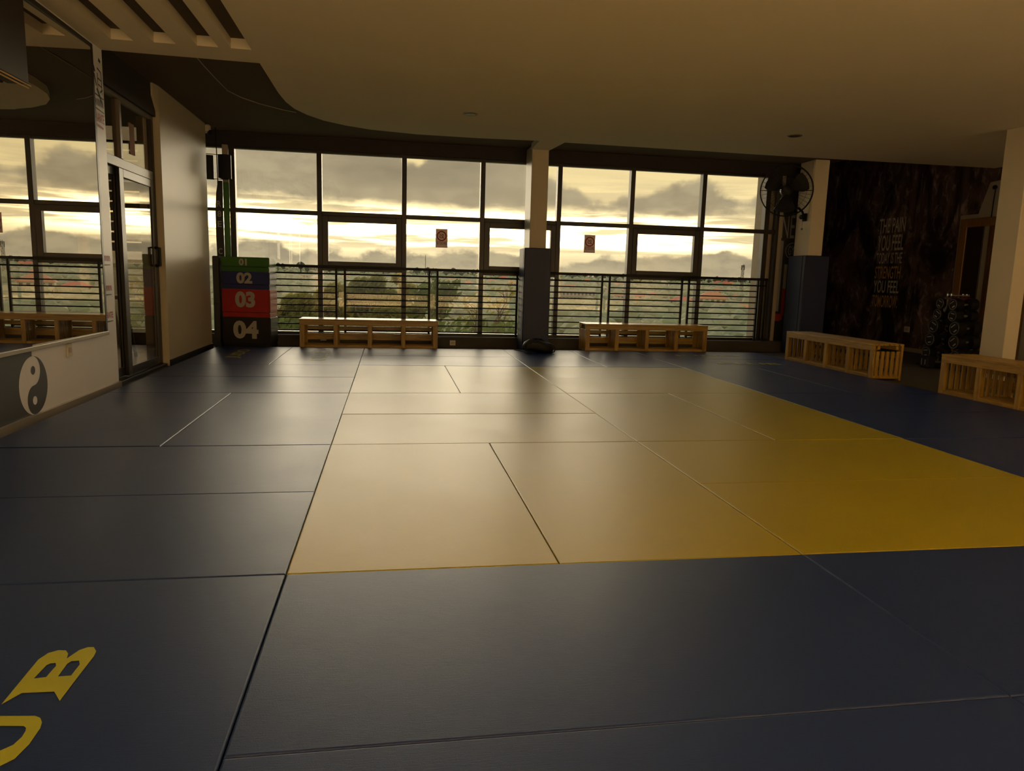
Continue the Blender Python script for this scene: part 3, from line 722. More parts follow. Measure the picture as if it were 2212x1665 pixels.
MB().cbox(8.1, 8.24, 6.44, 6.60, FZ, .13, .02).build('head', M_BLACK, t); MB().tube([(7.93,6.52,.045),(8.1,6.52,.045)], .016, 8).build('handle', M_GREYM, t)

# ------------------------------------------------------------------ right wall: mural, lettering, door, socket
mu = polyfill('mural_panel', [[(11.78,FZ+.02),(8.02,FZ+.02),(8.02,2.24),(7.66,2.24),(7.50,2.70),(7.31,2.71),(7.31,3.74),(11.78,3.74)]], 0, .004, M_MURAL, wr, lambda a, b, t: (9.399-t, a, b))
rows = [('THE PAIN', 2.06, 2.325, M_MURALTXT), ('YOU FEEL', 1.735, 2.02, M_MURALTXT), ('TODAY IS THE', 1.50, 1.70, M_MURALTXT), ('STRENGTH', 1.225, 1.455, M_MURALOR), ('YOU FEEL', .965, 1.195, M_MURALTXT), ('TOMORROW.', .70, .925, M_MURALOR)]
for body, z0, z1, mm in rows:
    text(body, 'mural_lettering', mm, wr, (9.393, 9.98, z0), (0,-1,0), (0,0,1), .70, z1-z0, .001, .01)
struct(MB().box(9.36, 9.4, 8.02, 11.78, FZ, .03), 'baseboard_right', M_TAN)
dr = struct_root('door_2', (9.38, 7.4, FZ))
MB().cbox(9.34, 9.4, 7.80, 7.94, FZ, 2.17, .005).build('door_frame', wood('door_frame_wood', (.24,.11,.035), (.36,.18,.06), .4, 2., 2), dr)
MB().cbox(9.34, 9.4, 6.55, 7.80, 2.04, 2.17, .005).build('door_frame', MATS['door_frame_wood'], dr)
MB().cbox(9.355, 9.4, 7.47, 7.80, FZ, 2.04, .004).build('door_leaf', mat('dark_door_wood', (.035,.018,.009), .5), dr)
MB().cbox(9.37, 9.4, 7.36, 7.47, FZ, 2.04, .003).build('side_light', M_RIGHTW, dr)
MB().cbox(9.35, 9.4, 6.60, 7.36, FZ, 2.04, .004).build('door_leaf', M_WOODY, dr)
MB().tube([(9.355,7.56,1.07),(9.31,7.56,1.07),(9.31,7.68,1.075)], .010, 8).build('door_handle', M_CHROME, dr)
def socket(c, n, label, w2=.08, h2=.08):
    c, n = Vector(c), Vector(n); t = thing('wall_socket', c, label, 'socket'); u = Vector((0,0,1)).cross(n)
    def plate(a, b, d0, d1, name, m):
        vs = [c+u*(sx_*a)+Vector((0,0,sz_*b))+n*dd for dd in (d0,d1) for sx_, sz_ in ((-1,-1),(1,-1),(1,1),(-1,1))]
        MB().add(vs, [(3,2,1,0),(4,5,6,7),(0,1,5,4),(1,2,6,5),(2,3,7,6),(3,0,4,7)]).build(name, m, t)
    plate(w2/2, h2/2, 0, .012, 'plate', M_WHITEP); plate(w2*.3, h2*.2, .012, .016, 'switch', mat('socket_insert', (.5,.42,.3), .5))
socket((9.392, 8.95, .345), (-1,0,0), 'pale wall socket on the dark mural wall above the slatted bench', .13, .10)
socket((1.30, 8.469, .045), (0,-1,0), 'pale socket on the window plinth right of the left bench', .085, .075)
socket((-.615, 8.469, .085), (0,-1,0), 'pale socket on the window plinth seen through the left bench', .085, .06)
socket((-2.099, 3.535, .41), (1,0,0), 'white switch plate on the wall under the mirror', .07, .10)
t = thing('door_pull', (9.36, 7.38, 2.17), 'thin black cable with a ball end hanging above the wooden door', 'cable')
MB().tube([(9.38,7.38,2.17),(9.38,7.375,2.40),(9.385,7.37,2.60)], .008, 6).build('cable', M_BLACK, t); MB().sphere((9.37,7.37,2.61), .035).build('ball', M_BLACK, t)

# NEW GYM panel right of the windows
pn = thing('gym_banner', (6.92, 8.718, .135), 'tall black panel lettered NEW GYM between the windows and the corner column', 'panel')
MB().box(6.665, 7.24, 8.704, 8.719, .15, 2.79).build('board', M_PRINT, pn)
MG = mat('panel_grey_print', (.3,.29,.27), .6); MRD = mat('panel_red_print', (.4,.035,.025), .6)
text('NEW', 'lettering', MG, pn, (6.70, 8.703, 1.82), (1,0,0), (0,0,1), .44, .38, .001, .0)
text('GYM', 'lettering', MG, pn, (6.845, 8.703, 1.55), (1,0,0), (0,0,1), .17, .15, .001, .0)
MB().ring((6.93,8.703,1.62), (1,0,0), (0,0,1), .13, .006, 28, 4).build('ring', MG, pn)
for x, zt in ((6.70,1.78), (6.80,1.40)):
    MB().box(x, x+.055, 8.701, 8.703, 1.0 if x > 6.75 else .62, zt).build('stripe', MG, pn)
MB().box(6.80, 6.855, 8.701, 8.703, .55, 1.0).build('stripe', MRD, pn); MB().box(6.70, 6.80, 8.701, 8.703, .46, .58).build('stripe', MRD, pn); MB().box(6.80, 6.83, 8.701, 8.703, .48, .55).build('stripe', MRD, pn)

# ------------------------------------------------------------------ left wall: mirror, yin-yang, vinyl texts
mi = thing('wall_mirror', (-2.09, 1.0, .47), 'large wall mirror in a dark frame above the yin-yang wall, reflecting the windows', 'mirror')
for a, b in ((-3.2,-1.15), (-1.148,.88), (.882,2.895), (2.897,4.235)):
    h_ = (b-a)/2*.017   # each sheet hangs about a degree out of true
    MB().add([(-2.1,a,.50),(-2.084-h_,a,.50),(-2.084+h_,b,.50),(-2.1,b,.50),(-2.1,a,2.835),(-2.084-h_,a,2.835),(-2.084+h_,b,2.835),(-2.1,b,2.835)],
             [(0,3,2,1),(4,5,6,7),(0,1,5,4),(1,2,6,5),(2,3,7,6),(3,0,4,7)]).build('mirror_sheet', M_MIRROR, mi)
MB().cbox(-2.10, -2.06, -3.2, 4.275, .47, .50, .003).build('bottom_channel', M_ALU, mi)
MB().cbox(-2.10, -2.07, 4.235, 4.275, .50, 2.87, .003).build('frame_side', M_FRAME, mi)
MB().cbox(-2.10, -2.07, -3.2, 4.235, 2.835, 2.87, .003).build('frame_top', M_FRAME, mi)
WX = -2.0985
def wplane(h0): return lambda a, b, t: (WX+h0+t, a, b)
YC, ZY, RY = 2.945, .222, .205
polyfill('wall_print', [[(-7,.02),(YC,.02),(YC,.465),(-7,.465)]], 0, .0006, M_CHAR, wl, wplane(.0))
polyfill('yin_yang_print', [arc(YC,ZY,RY,pi/2,3*pi/2,30)], 0, .0006, M_VINYLWHITE, wl, wplane(.0008))
polyfill('yin_yang_print', [arc(YC,ZY,RY,-pi/2,pi/2,30)], 0, .0006, M_CHAR, wl, wplane(.0008))
polyfill('yin_yang_print', [arc(YC,ZY+RY/2,RY/2,0,2*pi,28)[:-1]], 0, .0006, M_VINYLWHITE, wl, wplane(.0016))
polyfill('yin_yang_print', [arc(YC,ZY-RY/2,RY/2,0,2*pi,28)[:-1]], 0, .0006, M_CHAR, wl, wplane(.0016))
polyfill('yin_yang_print', [arc(YC,ZY+RY*.52,RY*.15,0,2*pi,16)[:-1]], 0, .0006, M_CHAR, wl, wplane(.0024))
polyfill('yin_yang_print', [arc(YC,ZY-RY*.52,RY*.15,0,2*pi,16)[:-1]], 0, .0006, M_VINYLWHITE, wl, wplane(.0024))
# vertical strip between mirror and door: brush characters, ruled lines, red words
def wbar(y0, z0, y1, z1, th, m, name='wall_print'):
    dy, dz = y1-y0, z1-z0; L = sqrt(dy*dy+dz*dz); ny, nz = -dz/L*th/2, dy/L*th/2
    polyfill(name, [[(y0+ny,z0+nz),(y1+ny*.7,z1+nz*.7),(y1-ny*.7,z1-nz*.7),(y0-ny,z0-nz)]], 0, .0006, m, wl, wplane(.0008))
for q in [(4.46,2.80,4.50,2.785,.03),(4.42,2.72,4.50,2.70,.014),(4.42,2.68,4.42,2.56,.012),(4.50,2.70,4.51,2.52,.012),(4.43,2.64,4.50,2.63,.012),(4.43,2.59,4.50,2.58,.012),(4.34,2.72,4.37,2.68,.03),(4.35,2.66,4.39,2.57,.02),(4.40,2.55,4.50,2.44,.026),(4.47,2.53,4.52,2.56,.012)]: wbar(*q, M_PRINT)
wbar(4.335, 2.50, 4.53, 2.485, .012, M_PRINT); wbar(4.335, 2.385, 4.53, 2.37, .012, M_PRINT)
for k in range(5): wbar(4.345+k*.036, 2.465, 4.37+k*.036, 2.41, .016, M_CHAR)
text('KARATE', 'wall_lettering', M_RED, wl, (WX+.0008, 4.34, 2.275), (0,1,0), (0,0,1), .18, .075, .0006, .02)
wbar(4.345, 2.25, 4.50, 2.235, .022, M_RED)
for z, body in ((1.10,None), (.84,None), (.605,'RATE')):
    if body: text(body, 'wall_lettering', M_RED, wl, (WX+.0008, 4.335, z), (0,1,0), (0,0,1), .15, .055, .0006, .02)
    else:
        for k in range(6): wbar(4.34+k*.026, z+.05, 4.352+k*.026, z+.005, .014, M_RED)
    wbar(4.335, z-.03, 4.48, z-.028, .012, M_PRINT)
# dark wooden wall box at the top of the mirror
t = thing('wall_box', (-1.99, 2.3, 2.25), 'dark brown box with a sunlit lower edge at the top left over the mirror', 'box')
MB().cbox(-2.06, -1.93, 1.4, 2.79, 2.20, 2.895, .006).build('body', mat('dark_box_wood', (.03,.018,.01), .5), t)
for x, z in ((-1.928, 2.187), (-1.942, 2.174)): MB().cbox(x, x+.007, 1.4, 2.80, z, z+.010, .002).build('sun_glint_strip', mat('sunlit_edge_gold', (.70,.45,.14), .3, metal=.3), t)  # golden colour paints the sunlight caught on the box's lower edge

# ------------------------------------------------------------------ sliding glass door
d1 = struct_root('door_1', (-2.2, 5.3, FZ))
DX0, DX1 = -2.235, -2.165
def dbx(y0, y1, z0, z1, name, m, x0=DX0, x1=DX1, par=d1): return MB().cbox(x0, x1, y0, y1, z0, z1, .004).build(name, m, par)
M_DF = mat('taupe_frame', (.16,.125,.09), .4)
dbx(4.56, 6.10, FZ, -.005, 'threshold', M_FRAME, -2.26, -2.12)
dbx(4.56, 6.10, 2.62, 2.66, 'head_rail', M_DF)
dbx(4.56, 4.62, -.005, 2.62, 'jamb', M_DF); dbx(6.03, 6.10, -.005, 2.62, 'jamb', M_FRAME)
dbx(4.62, 6.03, 1.985, 2.075, 'transom', M_DF)
dbx(5.10, 5.155, 2.075, 2.62, 'mullion', M_DF)
MB().box(-2.203, -2.197, 4.62, 5.10, 2.075, 2.62).build('fanlight_pane', M_DOORG, d1)
MB().add([(-2.210,5.155,2.075),(-2.204,5.155,2.075),(-2.188,6.03,2.075),(-2.194,6.03,2.075),(-2.210,5.155,2.62),(-2.204,5.155,2.62),(-2.188,6.03,2.62),(-2.194,6.03,2.62)], [(0,3,2,1),(4,5,6,7),(0,1,5,4),(1,2,6,5),(2,3,7,6),(3,0,4,7)]).build('fanlight_pane', M_DOORG, d1)
MB().box(-2.194, -2.192, 5.44, 5.58, 2.17, 2.47).build('notice', M_PAPER, d1)
for nm2, y0, y1, x0, x1 in (('door_leaf', 4.62, 5.10, -2.235, -2.205), ('door_leaf', 5.02, 6.03, -2.20, -2.165)):
    lf = MB().cbox(x0, x1, y0, y0+.11, .0, 1.985, .004).cbox(x0, x1, y1-.09, y1, .0, 1.985, .004).cbox(x0, x1, y0+.11, y1-.09, .0, .085, .004).cbox(x0, x1, y0+.11, y1-.09, 1.905, 1.985, .004).build(nm2, M_FRAME, d1)
    xm, hh_ = (x0+x1)/2, (y1-y0-.2)/2*.017
    MB().add([(xm-.003-hh_,y0+.11,.085),(xm+.003-hh_,y0+.11,.085),(xm+.003+hh_,y1-.09,.085),(xm-.003+hh_,y1-.09,.085),(xm-.003-hh_,y0+.11,1.905),(xm+.003-hh_,y0+.11,1.905),(xm+.003+hh_,y1-.09,1.905),(xm-.003+hh_,y1-.09,1.905)],
             [(0,3,2,1),(4,5,6,7),(0,1,5,4),(1,2,6,5),(2,3,7,6),(3,0,4,7)]).build('door_pane', M_DOORG, lf)
    if y1 > 6: MB().tube([(-2.165,5.99,1.08),(-2.12,5.99,1.08),(-2.12,5.99,1.27),(-2.165,5.99,1.27)], .017, 8).build('door_handle', M_STEEL, lf)
# stool seen through the glass
t = thing('side_table', (-3.2, 6.8, FZ), 'orange-topped table with splayed legs beyond the sliding glass door', 'table')
MB().cbox(-3.6, -2.75, 6.55, 7.1, .68, .72, .006).build('tabletop', wood('orange_table_wood', (.5,.2,.05), (.62,.3,.08), .35, 2., 0), t)
for x, y, dx in ((-3.5,6.62,-.1), (-2.85,6.62,.1), (-3.5,7.03,-.1), (-2.85,7.03,.1)):
    MB().tube([(x,y,.68),(x+dx,y,FZ)], .02, 6).build('leg', M_BLACK, t)

# ------------------------------------------------------------------ corner: hanging loudspeakers, camera, banner, green post
t = thing('hanging_speakers', (-2.02, 8.36, 2.28), 'pair of black loudspeakers on a ceiling rod in the left window corner', 'speaker')
MB().tube([(-2.02,8.36,ZS-.002),(-2.01,8.36,2.28)], .007, 6).build('rod', M_STEEL, t)
for z in (2.295, 2.625): MB().tube([(-2.24,8.40,z+.01),(-2.02,8.36,z),(-1.86,8.31,z-.004)], .005, 6).build('bracket', M_STEEL, t)
def speaker(x0, x1, y):
    b = MB(); n = 9
    prof = []
    for i in range(n):
        s = i/(n-1)*2-1; prof.append((x0+(x1-x0)*(s+1)/2, y-.07+.03*s*s))
    pts = prof+[(x1-.02, y+.10), (x0+.02, y+.10)]
    b.prism(pts, 2.305, 2.618)
    return b.build('speaker_cabinet', M_BLACK, t)
speaker(-1.985, -1.815, 8.32); speaker(-2.26, -2.07, 8.44)
MB().sphere((-1.875,8.265,2.36), .018, (1,.4,1)).build('red_badge', mat('speaker_badge', (.3,.05,.03), .4), t)
MB().tube([(-2.01,8.36,2.28),(-2.01,8.35,2.235)], .008, 6).build('drop_tip', M_CHROME, t)
t = thing('dome_camera', (-2.06, 8.12, 2.90), 'small white dome camera at the top end of the cream wall', 'camera')
MB().cbox(-2.14, -2.04, 8.121, 8.20, 2.87, ZS-.002, .02).build('housing', M_WHITEP, t, smooth=True)
MB().sphere((-2.045,8.15,2.875), .036, (1,1,1), 14, 8).build('lens_dome', M_BLACK, t, smooth=True)
t = thing('green_post', (-1.945, 8.57, .135), 'green upright post behind the jump boxes at the left end of the windows', 'post')
MB().cbox(-1.985, -1.91, 8.545, 8.595, .135, 2.28, .004).build('post_lower', M_GREEN, t)
MB().cbox(-1.985, -1.91, 8.545, 8.595, 2.28, 2.795, .004).build('post_upper', M_TAN, t)
t = thing('flag_banner', (-2.03, 8.50, .2), 'dark narrow flag banner with pale characters beside the green post', 'banner')
pts = [(-2.075,1.0),(-1.985,1.0),(-1.985,2.20),(-1.995,2.29),(-2.04,2.29),(-2.068,2.12),(-2.085,1.85),(-2.085,1.5)]
polyfill('cloth', [pts], 0, .006, mat('banner_cloth', (.035,.035,.036), .8), t, lambda a, b, q: (a, 8.50-q, b))
for z, b2 in ((1.98,'R'), (1.84,'8'), (1.70,'E'), (1.32,'C')): text(b2, 'lettering', MG, t, (-2.06, 8.493, z-.05), (1,0,0), (0,0,1), .055, .085, .0006, .02)
MB().tube([(-1.99,8.51,.14),(-1.99,8.51,2.29)], .008, 6).build('pole', M_STEEL, t)

# ------------------------------------------------------------------ window signs
def sign(x0, x1, z0, z1, label):
    t = thing('window_sign', ((x0+x1)/2, WY+.018, z0), label, 'sign', 'no touching signs on the glass')
    y = WY+.0185; MB().box(x0, x1, y-.003, y, z0, z1).build('sheet', M_PAPER, t)
    cx, cz, R = (x0+x1)/2, z0+(z1-z0)*.62, (x1-x0)*.37; yy = y-.0036
    MB().ring((cx,yy,cz), (1,0,0), (0,0,1), R, .008, 28, 4).build('prohibition_ring', M_RED, t)
    polyfill('prohibition_bar', [[(cx-R*.75,cz+R*.65),(cx-R*.65,cz+R*.75),(cx+R*.75,cz-R*.65),(cx+R*.65,cz-R*.75)]], 0, .002, M_RED, t, lambda a, b, q: (a, yy-q, b))
    w2 = R*.42
    hand = [(cx-w2,cz-w2),(cx+w2*.8,cz-w2*1.1),(cx+w2,cz+w2*.9),(cx+w2*.55,cz+w2*1.1),(cx+w2*.5,cz+w2*.5),(cx+w2*.2,cz+w2*1.2),(cx-w2*.1,cz+w2*.5),(cx-w2*.4,cz+w2*1.0),(cx-w2*.6,cz+w2*.2),(cx-w2*1.2,cz+w2*.1)]
    polyfill('hand_symbol', [hand, [(a*.72+cx*.28, b*.72+cz*.28) for a, b in hand]], 0, .001, M_CHAR, t, lambda a, b, q: (a, yy-q, b))
    text('NO TOUCHING', 'lettering', M_PRINT, t, (x0+.012, yy, z0+.045), (1,0,0), (0,0,1), x1-x0-.024, .048, .001, .01)
sign(1.035, 1.215, 1.475, 1.755, 'paper no-touching sign on the window glass left of the padded column')
sign(3.355, 3.535, 1.475, 1.75, 'paper no-touching sign on the window glass right of the padded column')

# ------------------------------------------------------------------ ceiling bits
def downlight(x, y, label):
    t = thing('downlight', (x, y, ZC), label, 'ceiling light', 'recessed ceiling lights')
    MB().lathe([(.066,-.001),(.078,-.008),(.09,-.004),(.09,-.0005)], (x,y,ZC), 28).build('trim_ring', mat('ring_metal', (.34,.30,.24), .35, metal=.6), t, smooth=True)
    MB().lathe([(.005,-.0085),(.055,-.0088),(.064,-.009),(.064,-.006)], (x,y,ZC), 24).build('lens', mat('light_lens', (.10,.085,.06), .3), t, smooth=True)
downlight(1.26, 6.09, 'unlit round recessed light in the cream ceiling left of the column')
downlight(5.31, 6.11, 'unlit round recessed light in the cream ceiling towards the corner column')
t = thing('ceiling_cable', (-1.2, 6, ZS), 'thin pale cable running along the dark ceiling beside the curved edge', 'cable')
cb = [(425,124),(440,142),(468,172),(492,196),(520,210),(560,224),(610,237),(640,243)]
MB().tube([tuple(CPOS+ray(a,b)*((ZS-.006-CPOS.z)/ray(a,b).z)) for a, b in cb], .005, 6).build('cable', M_TAN, t)

# ------------------------------------------------------------------ the valley outside
def zt(x, y):
    r = sqrt((x-.4)**2+(y-8)**2)
    k = [(0,-13),(60,-13.5),(130,-13),(200,-13.5),(320,-13),(450,-12.5),(700,-11),(1000,-7.5),(1500,-2),(2200,4),(3000,9),(4200,4)]
    z = k[-1][1]
    for (a, b), (c2, d2) in zip(k, k[1:]):
        if a <= r < c2: z = b+(d2-b)*(r-a)/(c2-a); break
    amp = min(1, r/900)
    return z + amp*(7*mnoise.noise(Vector((x*.0011, y*.0011, 3)))+3*mnoise.noise(Vector((x*.004, y*.004, 9)))) + min(1, r/150)*1.2*mnoise.noise(Vector((x*.02, y*.02, 1)))
g = MB(); NA, NR = 90, 60; rs = [14*(4200/14)**(i/(NR-1)) for i in range(NR)]
vs = []
for r in rs:
    for k in range(NA+1):
        a = radians(-62+124*k/NA)+radians(8); x, y = .4+r*sin(a), 8+r*cos(a); vs.append((x, y, zt(x, y)))
g.add(vs, [(i*(NA+1)+k, i*(NA+1)+k+1, (i+1)*(NA+1)+k+1, (i+1)*(NA+1)+k) for i in range(NR-1) for k in range(NA)])
gr = g.build('hills', M_GROUND, None, smooth=True, kind='structure')
hz = bpy.data.materials.new('valley_haze'); hz.use_nodes = True; ht = NT(hz.node_tree)
hv = ht.n('ShaderNodeVolumePrincipled', {'Color': (.95, .88, .72, 1), 'Density': .0004, 'Anisotropy': .45})
ht.t.links.new(hv.outputs[0], ht.n('ShaderNodeOutputMaterial').inputs['Volume'])
MATS['valley_haze'] = hz
hb = MB().prism([(-900,60),(2600,60),(2600,3600),(-900,3600)], -40, -1.2)
tag(hb.build('haze', hz, None), 'pale evening haze lying over the valley beyond the windows', 'haze', None, 'stuff')
def hit(px, py):
    d = ray(px, py); s = 20.
    while s < 4300:
        p = CPOS+d*s
        if p.z < zt(p.x, p.y): return p, s
        s *= 1.006
    return CPOS+d*1500, 1500.
def hip(cx, cy, w2, d2, z0, z1, over=.6, rot=0.):
    c, s = cos(rot), sin(rot)
    def P(x, y, z): return (cx+x*c-y*s, cy+x*s+y*c, z)
    a, b = w2/2+over, d2/2+over; rl = max(.2, a-b)
    vs = [P(-a,-b,z0),P(a,-b,z0),P(a,b,z0),P(-a,b,z0),P(-rl,0,z1),P(rl,0,z1),P(-a,-b,z0-.25),P(a,-b,z0-.25),P(a,b,z0-.25),P(-a,b,z0-.25)]
    return MB().add(vs, [(0,1,5,4),(1,2,5),(2,3,4,5),(3,0,4),(6,7,1,0),(7,8,2,1),(8,9,3,2),(9,6,0,3),(9,8,7,6)])
def house(px, py, wpx, hpx, rpx, roof, wall, label, wins=3, floors=1, rot=None, group=None, name='house'):
    p, s = hit(px, py); w2 = wpx*s/CF; hh = hpx*s/CF; rh = rpx*s/CF; dp = w2*.6
    ang = atan2(p.x-CPOS.x, p.y-CPOS.y); rot = -ang+(random.uniform(-.3,.3) if rot is None else rot)
    t = thing(name, (p.x, p.y, p.z), label, 'house', group)
    c, sn = cos(rot), sin(rot)
    def P(x, y, z): return (p.x+x*c-y*sn, p.y+x*sn+y*c, z)
    z0, z1 = p.z-3, p.z+hh
    def bx(x0, x1, y0, y1, za, zb):
        return MB().add([P(x0,y0,za),P(x1,y0,za),P(x1,y1,za),P(x0,y1,za),P(x0,y0,zb),P(x1,y0,zb),P(x1,y1,zb),P(x0,y1,zb)], [(0,3,2,1),(4,5,6,7),(0,1,5,4),(1,2,6,5),(2,3,7,6),(3,0,4,7)])
    bx(-w2/2, w2/2, -dp/2, dp/2, z0, z1).build('wall', wall, t)
    if rpx: hip(p.x, p.y, w2, dp, z1, z1+rh, w2*.06, rot).build('roof', roof, t)
    else: bx(-w2*.52, w2*.52, -dp*.53, dp*.53, z1, z1+w2*.02).build('roof', roof, t)
    for fl in range(floors):
        fh = hh/floors; zb = p.z+fl*fh
        for k in range(wins):
            x = -w2/2+w2*(k+.5)/wins; ww = w2/wins*.26
            bx(x-ww, x+ww, -dp/2-w2*.006, -dp/2+.02, zb+fh*.28, zb+fh*.78).build('window', M_PANE, t)
        if floors > 1 and fl: bx(-w2*.51, w2*.51, -dp/2-w2*.03, -dp/2, zb-fh*.04, zb+fh*.05).build('balcony', wall, t)
    return t, P, w2, dp, z1
H = house(1536, 669, 56, 24, 13, M_ROOF, M_HWALL, 'large two-storey cream house with a hipped terracotta roof beyond the right windows', 5, 2, .1)
house(1551, 634, 22, 5, 6, M_ROOF, M_HWALL, 'terracotta-roofed house just above the large cream house', 2)
house(1606, 676, 52, 12, 6, M_ROOF, M_HWALL2, 'long low terracotta-roofed house right of the large cream house', 4)
house(1592, 646, 22, 5, 4, M_ROOFR, M_HWALL2, 'small red-roofed house above the long low house at the right', 2)
house(1472, 664, 48, 13, 9, M_ROOFR, M_HWALL, 'bright red-roofed house left of the large cream house', 4, 2)
house(1440, 661, 26, 5, 4, M_ROOF, M_HWALL2, 'low terracotta house beside the bright red-roofed house', 2)
house(1240, 660, 86, 30, 0, M_CONC, M_CONC, 'unfinished concrete apartment block with rows of openings right of the column', 11, 3, .05, None, 'apartment_block')
house(1228, 628, 42, 8, 5, M_ROOF, M_HWALL2, 'terracotta-roofed building behind the unfinished block', 4)
house(1332, 652, 34, 14, 4, M_ROOF, M_HWALL2, 'pinkish two-storey house right of the unfinished block', 4, 2)
house(1374, 645, 34, 6, 5, M_ROOFR, M_HWALL, 'red-roofed house in the middle of the fifth window bay', 3)
house(1394, 692, 40, 7, 6, M_ROOFO, M_HWALL, 'orange-roofed house low behind the right window bench', 3)
house(1360, 690, 26, 6, 3, M_HWALL, M_HWALL, 'pale flat house beside the orange-roofed one behind the bench', 3)
house(1558, 735, 34, 6, 9, M_ROOFO, M_HWALL, 'orange roof showing just above the sill at the right', 2)
house(1008, 706, 54, 12, 10, M_ROOFO, M_HWALL, 'orange-roofed house behind the bare branches left of the column', 4)
house(1072, 728, 56, 7, 9, M_ROOFO, M_HWALL2, 'brown-orange roof just above the sill left of the column', 3)
house(838, 676, 46, 8, 17, M_ROOF, M_HWALL, 'terracotta-roofed house half hidden by the leafy trees on the left', 3)
house(916, 642, 30, 5, 7, M_ROOF, M_HWALL2, 'terracotta-roofed house behind the bare tree', 2)
house(672, 604, 34, 9, 0, M_HWALL, M_CONC, 'pale far apartment block above the left trees', 6, 2, .05, None, 'apartment_block')
house(700, 631, 30, 4, 4, M_ROOFO, M_HWALL, 'small orange-roofed house above the left trees', 2)
house(1006, 629, 14, 4, 5, M_ROOFR, M_HWALL2, 'tiny red-roofed house centred in the fourth window bay', 1)
random.seed(21); FAR = []
for k in range(84):
    px = random.uniform(610, 1640); py = random.choice([random.uniform(601, 622), random.uniform(612, 682)]) + (px-600)*.018-4
    if 1490 < px < 1640 and py > 622: continue
    if 1195 < px < 1300 and py > 622: continue
    w_ = random.uniform(11, 20)+max(0, py-615)*.2
    FAR.append((px, py, w_, random.choice(['terracotta', 'red', 'orange', 'pale']), random.choice([M_HWALL, M_HWALL2])))
ORD = ['first', 'second', 'third', 'fourth', 'fifth', 'sixth', 'seventh', 'eighth', 'ninth', 'tenth', 'eleventh', 'twelfth', 'thirteenth', 'fourteenth', 'fifteenth', 'sixteenth', 'seventeenth', 'eighteenth', 'nineteenth', 'twentieth', 'twenty-first', 'twenty-second', 'twenty-third', 'twenty-fourth']
cnt = {}
for px, py, w_, rc, hw in sorted(FAR, key=lambda q: q[0]):
    bay = sum(px > q for q in (692, 875, 1045, 1210, 1367, 1521)); k = cnt[bay] = cnt.get(bay, -1)+1
    house(px, py, w_, w_*.32, w_*.26, {'terracotta': M_ROOF, 'red': M_ROOFR, 'orange': M_ROOFO, 'pale': M_HWALL}[rc], hw, f'small {rc}-roofed far house, {ORD[k]} from left in the {ORD[bay]} window bay', 2, 1, None, 'small houses on the far hillside')

def lump(mb, c, r, n=7):
    prof = [(.45,-.9),(.95,-.3),(1.0,.15),(.75,.65),(.25,.95)]
    jit = [[random.uniform(.78,1.2) for _ in range(n)] for _ in prof]
    vs = []
    for i, (rr, z) in enumerate(prof):
        for k in range(n):
            a = 2*pi*k/n+i*.4; vs.append((c[0]+r*rr*jit[i][k]*cos(a), c[1]+r*rr*jit[i][k]*sin(a), c[2]+r*.8*z*jit[i][(k+1) % n]))
    mb.add(vs, [(i*n+k, i*n+(k+1)%n, (i+1)*n+(k+1)%n, (i+1)*n+k) for i in range(len(prof)-1) for k in range(n)]+[tuple(range((len(prof)-1)*n, len(prof)*n))])
veg = [MB(), MB()]
for k in range(5200):
    a = radians(random.uniform(-16, 36)); r = 150*(2900/150)**(random.random()**.8)
    x, y = CPOS.x+r*sin(a), CPOS.y+r*cos(a)
    if mnoise.noise(Vector((x*.008, y*.008, 5))) < -.12 and random.random() < .7: continue
    rr = random.uniform(1.6, 4.2)*(1 if r < 900 else 1.5)
    lump(veg[k % 2], (x, y, zt(x, y)+rr*.45), rr)
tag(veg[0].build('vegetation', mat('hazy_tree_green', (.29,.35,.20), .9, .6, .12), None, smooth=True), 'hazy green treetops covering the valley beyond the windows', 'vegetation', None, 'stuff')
tag(veg[1].build('vegetation', mat('hazy_tree_olive', (.40,.42,.26), .9, .5, .12), None, smooth=True), 'paler olive treetops mixed through the valley beyond the windows', 'vegetation', None, 'stuff')

